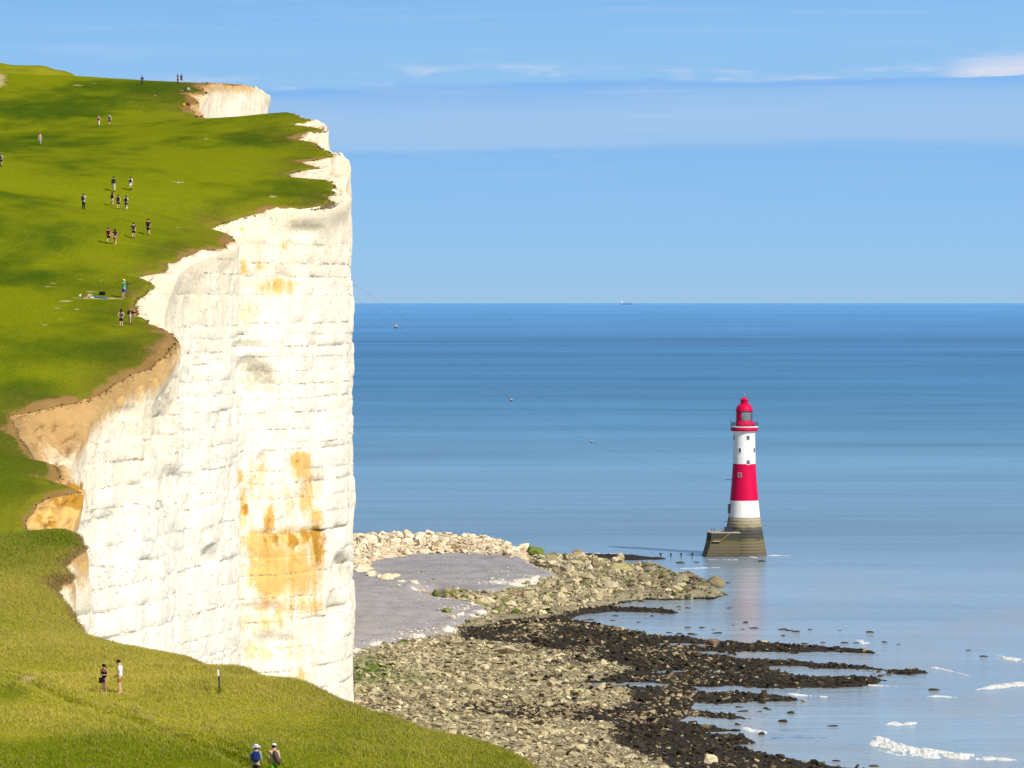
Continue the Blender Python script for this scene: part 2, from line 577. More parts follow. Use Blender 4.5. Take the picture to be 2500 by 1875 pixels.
def onturf(px, py):
    r = Vector(ray(px, py)).normalized()
    hit = bvh.ray_cast(Vector((0, 0, H)), r, 5000)
    return hit[0]

# ------------------------------------------------------------ chalk shelf between turf edge and lip, then the face
BEDS = [75.6, 73.4, 71.8, 69.6, 66.2, 64.8, 63.4, 62.1, 60.4, 58.8, 57.1, 55.4, 53.4, 51.6, 50.9, 48.4, 46.9, 45.0, 43.0, 40.8, 38.0, 35.9, 33.1, 31.0, 30.2, 27.0, 24.2, 21.5]
vis = [i for i in range(NR) if 270 <= E_[i, 1] <= 830]
sel = sorted(set(vis) | set(range(0, NR, 3)) | {NR - 1})
sel = np.array(sel)
Es, Ks, Ss = E_[sel], K_[sel], S_[sel]
ns = len(sel)
Kp = gsm(Ks[:, :2], 12)
tg = np.gradient(Kp, axis=0)
tg /= np.maximum(np.linalg.norm(tg, axis=1)[:, None], 1e-6)
out = np.stack([-tg[:, 1], tg[:, 0]], 1)
NSH = 22
sh = np.linspace(0, 1, NSH)
# shelf
Esd = Es.copy(); Esd[:, 2] -= 0.30
SH = Esd[:, None, :] * (1 - sh[None, :, None]) + Ks[:, None, :] * sh[None, :, None]
wd = np.linalg.norm(Ks - Es, axis=1)[:, None]
SH[..., 2] += (np.sin(sh * math.pi)[None, :] * fbm(SH[..., 0] / 1.5, SH[..., 1] / 3, 0, 5, 71, .6) * np.minimum(wd * 0.45, 0.9 + 1.2 * (Ss[:, None] > .55)))
SH[..., 2] += (sh * (1 - sh))[None, :] * np.minimum(wd, 4) * 0.25
# levels of the face
lv = np.unique(np.round(np.concatenate([np.arange(0, 112, 0.5), *[[z - .16, z, z + .12] for z in BEDS]]), 3))[::-1]
lv = lv[np.concatenate([[True], -np.diff(lv) > 0.07])]
kz = Ks[:, 2]
def face_xy(ki_xy, ou, z, kzz):
    t = np.maximum(kzz - z, 0)
    base = ki_xy + ou * (np.minimum(t / 90, 1) * 0.45 - 0.15 * sst(t, 0, 6))[..., None]
    X, Y = base[..., 0], base[..., 1]
    D = fbm(X / 13, Y / 13, z / 60, 3, 81) * 1.3
    bed = np.digitize(z + 0.5 * vn(X / 14, Y / 14, 0, 5), sorted(BEDS))
    D = D + (vn(X / 7, Y / 7, bed * 7.3, 83)) * 0.08 * sst(t, 0, 4)
    blk = fbm(X / 3.8, Y / 3.8, z / 11 + bed * .35, 2, 85)
    D = D + np.round(blk * 5) / 5 * 0.38 + np.abs(fbm(X / 8, Y / 8, z / 40, 3, 86)) * -0.9
    D = D + np.round(fbm(X / 1.7, Y / 1.7, z / 2.2, 2, 87) * 3) / 3 * 0.17
    D = D + fbm(X / 0.9, Y / 0.9, z / 0.9, 3, 89) * 0.15
    zb = z + 0.10 * vn(X / 2.5, Y / 2.5, 0, 97)
    for i, bz in enumerate(BEDS):
        dash = sst(vn(X / 3.5, Y / 3.5, i * 5.5, 101), -0.3, 0.25)
        D = D - 0.09 * np.exp(-((zb - bz) / 0.14) ** 2) * dash
    return base + ou * (D * sst(t, 0.0, 3.0))[..., None], D
Zl = np.minimum(lv[None, :], kz[:, None] - 0.001)
XY, DD = face_xy(np.repeat(Ks[:, None, :2], len(lv), 1), np.repeat(out[:, None, :], len(lv), 1), Zl, kz[:, None])
# recess where the chalk has fallen: scoops and hollows read off the face
FA = np.concatenate([XY, Zl[..., None]], 2)
fx, fy = pix(FA)
for (sx, sy, rx, ry, dp) in ((615, 920, 32, 52, 1.6), (655, 930, 14, 40, 1.2), (610, 845, 40, 10, .7), (836, 1395, 18, 40, 1.6), (815, 1500, 14, 50, .9), (512, 1365, 18, 26, .9), (745, 565, 40, 18, .6), (640, 1490, 60, 16, .7),
                             (665, 1570, 50, 22, .8), (640, 1300, 60, 9, .15), (740, 1300, 55, 12, .3), (400, 1040, 24, 70, .9), (420, 1180, 26, 40, .6), (310, 1010, 30, 16, .5), (640, 1140, 13, 30, .7), (830, 1295, 14, 14, .7)):
    w = np.exp(-(((fx - sx) / rx) ** 2 + ((fy - sy) / ry) ** 2) ** 2)
    XY -= out[:, None, :] * (w * dp)[..., None]
FA[..., :2] = XY
full_ = np.concatenate([SH, FA], 1)
nfc = full_.shape[1]
keep = np.ones((ns - 1, nfc - 1), bool)
above = lv[None, :] > kz[:, None] + 0.0
ab = above[:-1, 1:] & above[1:, 1:]
keep[:, NSH:] = ~ab
# join shelf end directly to first face row
Q = gridf(ns, nfc, keep)
cx_, cy_ = pix(full_)
X, Y, Z = full_[..., 0], full_[..., 1], full_[..., 2]
soil2 = np.zeros(full_.shape[:2])
soil2[:, :NSH] = Ss[:, None] * (1.05 - 0.25 * sh[None, :]) + 0.35 * (1 - sh[None, :]) ** 3
tb = kz[:, None] - Zl
soil2[:, NSH:] = Ss[:, None] * np.clip(1.0 - tb / 3.2, 0, 1) * 0.85
streak = sst(fbm(SH[..., 0] / 2.5, SH[..., 1] / .9, 0, 4, 119), .05, .4) * (1 - sh[None, :]) ** .6
soil2[:, :NSH] = np.maximum(soil2[:, :NSH], streak * .7)
creamy = np.zeros_like(soil2)
creamy[:, :NSH] = 0.8
creamy[:, NSH:] = np.clip(1 - tb / 13, 0, 1) * 0.75
vfar = Y > 420
stain = np.zeros_like(soil2)
fb = fbm(X / 2.2, Y / 2.2, Z / 4.5, 4, 111)
fb2 = fbm(X / 1.1, Y / 1.1, Z / 5.0, 4, 113)
for (sx, sy, rx, ry, a) in ((688, 1395, 112, 92, 1.25), (640, 1330, 60, 40, 1.2), (770, 1340, 30, 60, 1.0), (625, 1200, 34, 90, .6), (700, 1230, 60, 60, .55), (760, 1180, 26, 60, .7), (715, 1310, 70, 26, 1.5), (660, 1265, 28, 34, 1.1), (592, 1240, 26, 60, .8), (615, 1160, 10, 60, .5), (745, 1215, 22, 60, .9), (735, 1125, 26, 22, 1.3), (690, 1475, 95, 35, .9), (770, 1480, 30, 22, .8),
                            (650, 1520, 100, 30, .7), (680, 1590, 100, 30, .6), (700, 1650, 90, 30, .5), (585, 1165, 14, 18, .9), (690, 700, 38, 26, 1.0), (650, 700, 30, 24, .6), (595, 655, 12, 22, .9), (632, 650, 14, 14, .6), (690, 600, 20, 14, .6),
                            (610, 770, 34, 40, .45), (593, 560, 8, 12, .8), (740, 1150, 30, 30, .9), (770, 1260, 24, 26, .8)):
    w = 1.15 * a * np.exp(-(((cx_ - sx) / rx) ** 2 + ((cy_ - sy) / ry) ** 2) ** 1.1)
    stain = np.maximum(stain, w)
stain = stain * vfar * (cx_ > 572) * (cx_ < 795)
ochre = ((cx_ > 60) & (cx_ < 216) & (cy_ > 1190) & (cy_ < 1300) & (Y < 300)) * 1.0
ochre = np.maximum(ochre, np.exp(-((cx_ - 160) / 40) ** 2 - ((cy_ - 1215) / 35) ** 2) * (Y < 300) * 1.4)
ochre = np.maximum(ochre, np.exp(-((cx_ - 110) / 40) ** 2 - ((cy_ - 1265) / 30) ** 2) * (Y < 300) * 1.2)
lip_o = np.zeros_like(soil2)
lip_o[:, NSH:] = np.clip(1 - tb / 2.6, 0, 1) * (Ss[:, None] > 0.7)
stain = np.clip(np.maximum(stain * (0.95 + 0.9 * fb), np.maximum(ochre * (0.8 + 0.5 * fb), lip_o * (0.5 + fb2))), 0, 1.2)
deep = np.zeros_like(stain)
for (sx, sy, rx, ry, a) in ((705, 1314, 85, 24, 1.7), (660, 1270, 16, 44, 1.5), (600, 1245, 16, 20, 1.1), (690, 1365, 50, 30, .75), (770, 1345, 22, 40, 1.1), (775, 1300, 20, 30, .9), (640, 1245, 14, 14, .8), (735, 1125, 22, 10, 1.0), (750, 1480, 26, 8, .8), (705, 1480, 14, 16, .7), (172, 1215, 44, 34, 2.0), (115, 1262, 34, 26, 1.8), (690, 690, 16, 8, .5), (735, 1215, 8, 14, .8), (593, 560, 6, 8, .8), (745, 1340, 40, 14, .7)):
    deep = np.maximum(deep, a * np.exp(-(((cx_ - sx) / rx) ** 2 + ((cy_ - sy) / ry) ** 2)))
deep = np.clip(deep * (0.62 + 1.2 * fb2), 0, 1)
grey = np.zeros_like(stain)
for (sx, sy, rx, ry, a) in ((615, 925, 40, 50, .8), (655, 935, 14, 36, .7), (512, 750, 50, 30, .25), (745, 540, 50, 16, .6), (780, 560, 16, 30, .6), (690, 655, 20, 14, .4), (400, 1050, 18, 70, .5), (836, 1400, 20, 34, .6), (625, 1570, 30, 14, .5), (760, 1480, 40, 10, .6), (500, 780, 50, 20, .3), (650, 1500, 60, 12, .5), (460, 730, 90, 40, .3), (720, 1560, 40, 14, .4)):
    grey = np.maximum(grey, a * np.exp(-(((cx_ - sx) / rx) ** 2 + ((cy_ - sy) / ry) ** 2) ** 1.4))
cme = mesh_np('chalk_cliff', full_.reshape(-1, 3), Q[:, ::-1])
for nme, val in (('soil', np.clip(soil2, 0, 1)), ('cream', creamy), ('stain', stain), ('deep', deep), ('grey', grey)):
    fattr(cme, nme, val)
m, q, b = mat_new('chalk')
p = q.pos()
px_, py_, pz_ = q.xyz(p)
nA = q.noise(q.scale(p, .28, .28, .16), 1.0, 5, 0.6)
nB = q.noise(q.scale(p, 1.5, 1.5, 1.5), 1.0, 6, 0.7)
nC = q.noise(q.scale(p, .7, .7, .10), 1.0, 4, 0.6)          # run-off streaks
white = q.mix(nA, (0.79, 0.742, 0.645, 1), (0.735, 0.66, 0.53, 1))
white = q.mix(q.ss(nB, 0.50, 0.78, 0, 0.6), white, (0.60, 0.53, 0.40, 1))
white = q.mix(q.ss(nC, 0.52, 0.75, 0, 0.4), white, (0.68, 0.58, 0.43, 1))
white = q.mix(q.m('MULTIPLY', q.attr('cream'), q.ss(nA, 0.3, 0.6, 0.5, 1)), white, (0.72, 0.58, 0.38, 1))
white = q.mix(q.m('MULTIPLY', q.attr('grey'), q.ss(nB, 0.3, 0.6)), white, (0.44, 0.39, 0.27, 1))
# flint seams: fine broken dark courses along the bedding
zw = q.m('ADD', pz_, q.m('MULTIPLY', q.m('SUBTRACT', q.noise(q.scale(p, .35, .35, 0), 1.0, 4, 0.7), 0.5), 0.75))
sm = None
for i, bz in enumerate(BEDS):
    c = q.m('COMPARE', zw, bz, (.06, .12, .08, .05, .10)[i % 5])
    sm = c if sm is None else q.m('ADD', sm, c)
dash = q.m('MULTIPLY', q.ss(q.noise(q.scale(p, .20, .20, .8), 1.0, 3, 0.6), 0.44, 0.58), q.ss(q.noise(q.scale(p, 2.0, 2.0, 1.0), 1.0, 3, 0.7), 0.42, 0.60))
seam = q.m('MULTIPLY', sm, dash, clamp=True)
fl = q.ss(q.noise(q.scale(p, 2.2, 2.2, 7.0), 1.0, 3, 0.7), 0.585, 0.65)
fl = q.m('MULTIPLY', fl, q.ss(q.noise(q.scale(p, .25, .25, .9), 1.0, 2, 0.5), 0.42, 0.62))
pw = q.mix(.12, p, q.scale(q.n.new('ShaderNodeTexNoise').outputs[1], 6, 6, 6))
crk = q.m('MULTIPLY', q.ss(q.vor(q.scale(pw, .55, .55, .42), 1.0, 'DISTANCE_TO_EDGE'), 0.028, 0.008), q.ss(q.noise(q.scale(p, .5, .5, .4, (3, 3, 3)), 1.0, 3, .6), .47, .60))
crk2 = q.m('MULTIPLY', q.ss(q.vor(q.scale(pw, 1.5, 1.5, 1.25, (9, 4, 2)), 1.0, 'DISTANCE_TO_EDGE'), 0.05, 0.015), q.ss(q.noise(q.scale(p, .8, .8, .7, (7, 1, 3)), 1.0, 3, .6), .50, .64))
crk = q.m('MAXIMUM', crk, q.m('MULTIPLY', crk2, .7))
seam = q.m('MAXIMUM', q.m('MULTIPLY', crk, .34), q.m('MAXIMUM', q.m('MULTIPLY', seam, 0.8), q.m('MULTIPLY', fl, 0.6)))
s2 = q.ss(q.m('ADD', q.attr('soil'), q.m('MULTIPLY', q.m('SUBTRACT', nB, 0.5), 0.7)), 0.35, 0.85)
white = q.mix(s2, white, q.mix(nA, (0.32, 0.19, 0.075, 1), (0.50, 0.315, 0.13, 1)))
st = q.attr('stain')
stf = q.ss(q.m('ADD', st, q.m('MULTIPLY', q.m('ADD', q.m('SUBTRACT', nB, 0.5), q.m('MULTIPLY', q.m('SUBTRACT', nC, .5), .9)), 1.3)), 0.12, 1.0)
colr = q.mix(stf, white, q.mix(nC, (0.74, 0.53, 0.24, 1), (0.60, 0.30, 0.05, 1)))
colr = q.mix(q.ss(q.m('ADD', q.attr('deep'), q.m('MULTIPLY', q.m('SUBTRACT', nB, 0.5), 1.3)), 0.30, 0.80), colr, (0.40, 0.205, 0.03, 1))
colr = q.mix(q.m('MULTIPLY', seam, q.ss(q.attr('soil'), .5, .2)), colr, (0.24, 0.18, 0.115, 1))
q.put(b.inputs['Base Color'], colr)
b.inputs['Roughness'].default_value = 0.95
b.inputs['Specular IOR Level'].default_value = 0.05
cr = q.vor(q.scale(p, .9, .9, .75), 1.0, 'DISTANCE_TO_EDGE')
hgt = q.m('ADD', q.m('ADD', q.m('MULTIPLY', nB, 0.45), q.m('MULTIPLY', q.ss(cr, 0.0, 0.12), 0.06)), q.m('MULTIPLY', seam, -0.5))
q.put(b.inputs['Normal'], q.bump(hgt, 0.55, 0.35))
M_CHALK = m
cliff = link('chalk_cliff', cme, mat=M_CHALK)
tag(cliff, 'tall white chalk cliff stained orange down the middle, topped by turf', kind='structure')

# far grassy rise behind the left of the skyline
hx = np.linspace(0, 1, 60)
hp = []
sk = [(-900, 60), (-400, 110), (-60, 140), (0, 151), (40, 158), (90, 161), (120, 163), (150, 170), (170, 178), (190, 190), (230, 215)]
for i in range(60):
    pxx = -900 + 1130 * i / 59
    pyy = np.interp(pxx, [a for a, _ in sk], [b_ for _, b_ in sk])
    top = at(pxx, pyy + 1.2 * vn(i * .7, 0, 0, 3), 900)
    col_ = []
    for j in range(12):
        t = j / 11
        col_.append([top[0], 900 - 95 * t, top[2] - 12 * t - 4 * t * t + 0.3 * vn(i * .5, j * .5, 0, 8)])
    col_ = [[top[0], 960, top[2] - 10]] + col_
    hp.append(col_)
hp = np.array(hp)
hme = mesh_np('far_hill', hp.reshape(-1, 3), gridf(60, 13))
nvh = 60 * 13
fattr(hme, 'lush', np.clip(0.45 + 0.4 * fbm(hp[..., 0] / 9, hp[..., 1] / 9, 0, 3, 5), 0, 1)); fattr(hme, 'halo', np.zeros(nvh)); fattr(hme, 'soil', np.zeros(nvh)); fattr(hme, 'bare', np.zeros(nvh)); fattr(hme, 'rough_turf', np.full(nvh, .6))
tag(link('far_hill', hme, mat=M_TURF), 'low tawny grass rise beyond the left skyline', kind='structure')
# ------------------------------------------------------------ foreshore
def sdist(PX, PY, poly):
    """signed distance (inside positive) in metres"""
    d = np.full(PX.shape, 1e9); ins = np.zeros(PX.shape, bool)
    n = len(poly)
    for i in range(n):
        a, b = poly[i], poly[(i + 1) % n]
        ab = b - a
        t = np.clip(((PX - a[0]) * ab[0] + (PY - a[1]) * ab[1]) / max(ab @ ab, 1e-9), 0, 1)
        d = np.minimum(d, np.hypot(PX - a[0] - t * ab[0], (PY - a[1] - t * ab[1]) * 0.45))
        c = (a[1] > PY) != (b[1] > PY)
        with np.errstate(divide='ignore', invalid='ignore'):
            xi = (b[0] - a[0]) * (PY - a[1]) / (b[1] - a[1] + 1e-12) + a[0]
        ins ^= c & (PX < xi)
    return np.where(ins, d, -d)
def poly(pts, z):
    return np.array([atz(a, b, z)[:2] for a, b in pts])
ZONES = {
 'tan': (poly([(700, 1640), (870, 1598), (1000, 1556), (1060, 1500), (1080, 1440), (1040, 1425), (1200, 1425), (1340, 1390), (1400, 1400), (1480, 1466), (1420, 1484), (1330, 1503), (1230, 1512), (1140, 1528), (1110, 1556), (1200, 1563), (1300, 1574), (1420, 1590), (1540, 1615), (1550, 1638), (1430, 1650), (1430, 1664), (1550, 1676), (1530, 1700), (1490, 1725), (1520, 1760), (1480, 1780), (1520, 1805), (1600, 1850), (1700, 1900), (1900, 2150), (500, 2400)], 1.3), 1.3),
 'shingle': (poly([(740, 1378), (900, 1366), (1010, 1350), (1130, 1344), (1250, 1350), (1345, 1385), (1368, 1400), (1300, 1412), (1235, 1437), (1180, 1442), (1110, 1430), (1035, 1428), (1025, 1440), (1100, 1456), (1150, 1468), (1185, 1484), (1150, 1502), (1110, 1530), (1060, 1552), (960, 1562), (870, 1596), (700, 1640)], 2.4), 2.4),
 'pile': (poly([(740, 1322), (860, 1322), (1000, 1322), (1170, 1322), (1240, 1336), (1300, 1352), (1290, 1370), (1200, 1362), (1100, 1358), (1010, 1360), (930, 1378), (870, 1400), (740, 1420)], 1.8), 2.6),
 'ridge': (poly([(1270, 1352), (1330, 1352), (1400, 1356), (1470, 1364), (1530, 1376), (1580, 1380), (1650, 1392), (1700, 1408), (1770, 1440), (1740, 1449), (1600, 1452), (1540, 1455), (1490, 1462), (1440, 1474), (1330, 1478), (1250, 1470), (1330, 1435), (1370, 1410)], 1.2), 1.6),
 'dark': (poly([(1150, 1524), (1290, 1499), (1380, 1510), (1470, 1522), (1600, 1550), (1700, 1559), (1800, 1564), (1900, 1568), (2020, 1579), (2160, 1590), (2150, 1594), (1950, 1588), (1850, 1588), (1760, 1594), (1800, 1604), (2015, 1618), (2240, 1631), (2300, 1641), (2090, 1647), (2170, 1656), (2140, 1666), (2000, 1678), (1800, 1669), (1700, 1673), (1800, 1682), (1925, 1699), (1960, 1705), (1800, 1707), (1690, 1708), (1700, 1728), (1800, 1736), (1850, 1746), (1700, 1748), (1660, 1766), (1780, 1773), (1830, 1778), (1720, 1788), (1800, 1797), (1870, 1813), (1810, 1822), (1900, 1842), (2000, 1857), (2120, 1876), (2200, 1930), (2100, 2150), (1900, 2300), (1500, 1950), (1350, 1800), (1300, 1700), (1200, 1640), (1000, 1580), (1050, 1530)], 0.35), 0.52),
 'finger': (poly([(1330, 1506), (1480, 1478), (1560, 1483), (1660, 1489), (1640, 1493), (1500, 1491), (1420, 1500), (1370, 1512)], 0.4), 0.55),
 'reef': (poly([(1370, 1352), (1440, 1348), (1530, 1352), (1630, 1361), (1600, 1364), (1530, 1366), (1450, 1366)], 0.3), 0.30),
 'stripe': (poly([(1115, 1732), (1230, 1722), (1380, 1722), (1500, 1735), (1520, 1762), (1400, 1768), (1260, 1762), (1140, 1748)], 0.9), 0.9),
}
gx = np.arange(-78, 205, 0.62)
gy = np.concatenate([np.arange(425, 900, 1.15), np.arange(900, 1135, 1.5)])
GX, GY = np.meshgrid(gx, gy)
GX = GX + 0.15 * vn(GX * 3, GY * 3, 0, 7)
wx = GX + 2.5 * fbm(GX / 9, GY / 22, 0, 3, 201)
wy = GY + 5.0 * fbm(GX / 9, GY / 22, 0, 3, 203)
SDm = {k: sdist(wx, wy, v[0]) for k, v in ZONES.items()}
W = {k: sst(v, -1.3, 1.3) for k, v in SDm.items()}
hB = np.full(GX.shape, -0.75)
for k in ('dark', 'finger', 'reef', 'tan', 'shingle', 'ridge', 'pile'):
    zt = ZONES[k][1]
    w = sst(SDm[k], -3.0, 3.5) if k in ('tan', 'shingle') else sst(SDm[k], -1.6, 2.0)
    t = zt
    if k == 'pile':
        t = zt + np.clip(SDm[k], 0, 6) * 0.28 + fbm(GX / 5, GY / 9, 0, 3, 207) * 0.9
    if k == 'ridge':
        t = zt + fbm(GX / 6, GY / 14, 0, 3, 209) * 0.9
    if k == 'shingle':
        t = zt + 0.12 * np.sin(SDm['shingle'] * 0.9 + 2 * fbm(GX / 12, GY / 20, 0, 2, 512)) + 0.9 * sst(-GX, 5, 45) + 0.35 * fbm(GX / 14, GY / 30, 0, 3, 211)
    if k == 'tan':
        t = zt + 1.0 * sst(-GX, -10, 40) + 0.30 * fbm(GX / 6, GY / 12, 0, 3, 213)
    hB = hB * (1 - w) + t * w
sea_edge = sst(SDm['tan'], 6, -2) * (1 - W['shingle']) * (1 - W['ridge']) * (1 - W['pile'])
hB += sea_edge * fbm(GX / 11, GY / 9, 0, 4, 215) * 0.42
hB += fbm(GX / 1.3, GY / 1.8, 0, 3, 217) * 0.16 * (1 - W['shingle'] * 0.8)
# little rock pools in the flats
for (px0, py0, rx, ry) in ((1250, 1574, 5, 3), (1190, 1568, 5, 2.5), (1470, 1672, 6, 3), (1560, 1672, 6, 3), (1460, 1695, 6, 2), (1640, 1640, 5, 2), (1770, 1641, 4, 2), (1760, 1594, 8, 3), (1700, 1575, 5, 2), (1640, 1572, 4, 2), (1920, 1630, 6, 3), (2040, 1638, 12, 3), (2060, 1646, 10, 3), (1740, 1688, 5, 2)):
    c0 = atz(px0, py0, 0.1)
    w = np.exp(-(((GX - c0[0]) / rx) ** 2 + ((GY - c0[1]) / (ry * 2)) ** 2) ** 1.5)
    hB = hB * (1 - w) + (-0.35) * w
bp = np.stack([GX, GY, hB], -1)
nb_r, nb_c = GX.shape
kp = ~((hB[:-1, :-1] < -0.6) & (hB[1:, 1:] < -0.6) & (hB[1:, :-1] < -0.6) & (hB[:-1, 1:] < -0.6))
bme = mesh_np('foreshore', bp.reshape(-1, 3), gridf(nb_r, nb_c, kp))
darkw = np.clip(np.maximum.reduce([W['dark'], W['finger'], W['reef']]) * (1 - W['tan'] * 0.75), 0, 1)
darkw = np.maximum(darkw, W['stripe'] * 0.9) * (1 - W['shingle']) * (1 - W['pile'])
darkw = np.maximum(darkw, (1 - sst(hB, 0.15, 0.6)) * (1 - W['shingle']))
darkw = np.clip(darkw + 0.7 * fbm(GX / 4, GY / 7, 0, 4, 221) * (darkw > 0.05) * (darkw < 0.98), 0, 1)
bqx, bqy = pix(bp)
algae = np.exp(-((bqx - 900) / 50) ** 2 - ((bqy - 1640) / 34) ** 2) + 0.6 * np.exp(-((bqx - 1000) / 40) ** 2 - ((bqy - 1660) / 14) ** 2)
fattr(bme, 'dark', darkw); fattr(bme, 'shingle', W['shingle'] * (1 - W['pile'])); fattr(bme, 'pale', W['pile']); fattr(bme, 'algae', np.clip(algae, 0, 1))
pale_line = np.exp(-((SDm['shingle'] - 0.8) / 2.4) ** 2) * sst(-SDm['pile'], 0, 6)
for (sx_, sy_, rx_, ry_, a_) in ((1285, 1418, 75, 20, 1), (1215, 1422, 50, 12, .8), (1130, 1470, 50, 9, .8), (1150, 1488, 50, 9, .8), (1120, 1508, 34, 12, 1), (1060, 1540, 60, 12, .7), (930, 1580, 80, 12, .7), (1380, 1418, 60, 12, .6)):
    pale_line = np.maximum(pale_line, a_ * np.exp(-((bqx - sx_) / rx_) ** 2 - ((bqy - sy_) / ry_) ** 2))
pale_line = pale_line * sst(fbm(GX / 6, GY / 12, 0, 3, 231), -.25, .3)
fattr(bme, 'white', np.clip(pale_line * 1.0, 0, 1))
m, q, b = mat_new('foreshore')
p = q.pos()
na = q.noise(q.scale(p, .5, .3, 1), 1.0, 5, 0.65)
nb = q.noise(q.scale(p, 3.2, 2.0, 3), 1.0, 4, 0.7)
nc = q.noise(q.scale(p, .10, .05, 1), 1.0, 4, 0.6, 1.0)
tan = q.mix(na, (0.23, 0.195, 0.115, 1), (0.42, 0.365, 0.24, 1))
tan = q.mix(q.ss(nb, 0.4, 0.62, 0.7, 0), tan, (0.12, 0.10, 0.06, 1))
shg = q.mix(na, (0.285, 0.265, 0.27, 1), (0.375, 0.345, 0.345, 1))
shg = q.mix(q.ss(q.noise(q.scale(p, .03, .11, 1), 1.0, 4, 0.6), 0.40, 0.66, 0, .6), shg, (0.235, 0.215, 0.222, 1))
shg = q.mix(q.ss(nb, 0.62, 0.72, 0, 0.8), shg, (0.62, 0.58, 0.52, 1))
shg = q.mix(q.ss(nb, 0.34, 0.26, 0, 0.6), shg, (0.16, 0.14, 0.14, 1))
c = q.mix(q.attr('pale'), tan, (0.62, 0.52, 0.36, 1))
c = q.mix(q.ss(q.m('ADD', q.attr('shingle'), q.m('MULTIPLY', q.m('SUBTRACT', nb, .5), .5)), 0.35, 0.65), c, shg)
c = q.mix(q.ss(q.m('ADD', q.attr('white'), q.m('MULTIPLY', q.m('SUBTRACT', nb, .5), 1.2)), 0.55, 0.85), c, (0.72, 0.66, 0.56, 1))
dk = q.mix(nb, (0.010, 0.009, 0.008, 1), (0.045, 0.036, 0.024, 1))
c = q.mix(q.ss(q.m('ADD', q.attr('dark'), q.m('MULTIPLY', q.m('SUBTRACT', nb, .5), .8)), 0.4, 0.75), c, dk)
c = q.mix(q.m('MULTIPLY', q.attr('algae'), 0.8), c, (0.09, 0.15, 0.015, 1))
q.put(b.inputs['Base Color'], c)
q.put(b.inputs['Roughness'], 0.85)
b.inputs['Specular IOR Level'].default_value = 0.15
q.put(b.inputs['Normal'], q.bump(nb, 0.8, 0.25))
fo = link('foreshore', bme, mat=m)
tag(fo, 'shingle, chalk rubble and seaweed flats at low tide below the cliff', kind='structure')
bed_v = [(-60000, 300, -3), (60000, 300, -3), (60000, 61000, -3), (-60000, 61000, -3)]
def zb(x_, y_):
    """foreshore height at world points"""
    jx_ = np.clip(np.searchsorted(gx, x_), 1, len(gx) - 1); jy_ = np.clip(np.searchsorted(gy, y_), 1, len(gy) - 1)
    return hB[jy_, jx_]
def zat(F_, x_, y_):
    jx_ = np.clip(np.searchsorted(gx, x_), 1, len(gx) - 1); jy_ = np.clip(np.searchsorted(gy, y_), 1, len(gy) - 1)
    return F_[jy_, jx_]

# ------------------------------------------------------------ sea
rr = np.concatenate([np.linspace(60, 1500, 60), np.geomspace(1540, 61000, 90)])
th = np.linspace(-R(80), R(80), 161)
sv = np.array([[r_ * math.sin(t), r_ * math.cos(t), 0] for r_ in rr for t in th])
sme = mesh_np('sea', sv, gridf(len(rr), len(th))[:, ::-1])
m, q, b = mat_new('sea_water')
p = q.pos()
X_, Y_, Z_ = q.xyz(p)
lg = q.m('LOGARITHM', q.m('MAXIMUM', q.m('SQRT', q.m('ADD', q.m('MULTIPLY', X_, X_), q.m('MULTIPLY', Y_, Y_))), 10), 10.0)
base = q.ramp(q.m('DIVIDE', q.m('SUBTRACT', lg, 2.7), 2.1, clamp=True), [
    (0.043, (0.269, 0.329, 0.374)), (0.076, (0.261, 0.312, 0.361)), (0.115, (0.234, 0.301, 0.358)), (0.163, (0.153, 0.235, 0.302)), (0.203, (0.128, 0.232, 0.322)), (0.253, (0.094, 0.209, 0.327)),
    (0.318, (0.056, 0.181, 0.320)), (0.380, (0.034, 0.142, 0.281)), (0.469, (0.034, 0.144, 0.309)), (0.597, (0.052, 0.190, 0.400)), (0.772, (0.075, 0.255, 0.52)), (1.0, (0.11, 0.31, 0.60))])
s1 = q.noise(q.scale(p, .0042, .028, 1), 1.0, 4, 0.6, 0.6)
s2 = q.noise(q.scale(p, .0011, .0050, 1), 1.0, 4, 0.62, 0.5)
s3 = q.noise(q.scale(p, .00010, .0009, 1), 1.0, 4, 0.6, 0.5)
s4 = q.noise(q.scale(p, .006, .09, 1), 1.0, 4, 0.7)
st_ = q.m('ADD', q.m('ADD', q.m('MULTIPLY', q.m('SUBTRACT', s1, .5), .8), q.m('MULTIPLY', q.m('SUBTRACT', s2, .5), 1.7)), q.m('ADD', q.m('MULTIPLY', q.m('SUBTRACT', s3, .5), 1.5), q.m('MULTIPLY', q.m('SUBTRACT', s4, .5), .55)))
hs = q.n.new('ShaderNodeHueSaturation')
q.put(hs.inputs['Color'], base)
q.put(hs.inputs['Value'], q.m('ADD', 1.0, q.m('ADD', q.m('MULTIPLY', st_, .78), q.m('ADD', .05, q.m('MULTIPLY', q.m('SUBTRACT', q.noise(q.scale(p, .10, .32, 1), 1.0, 3, .7), .5), .22)))))
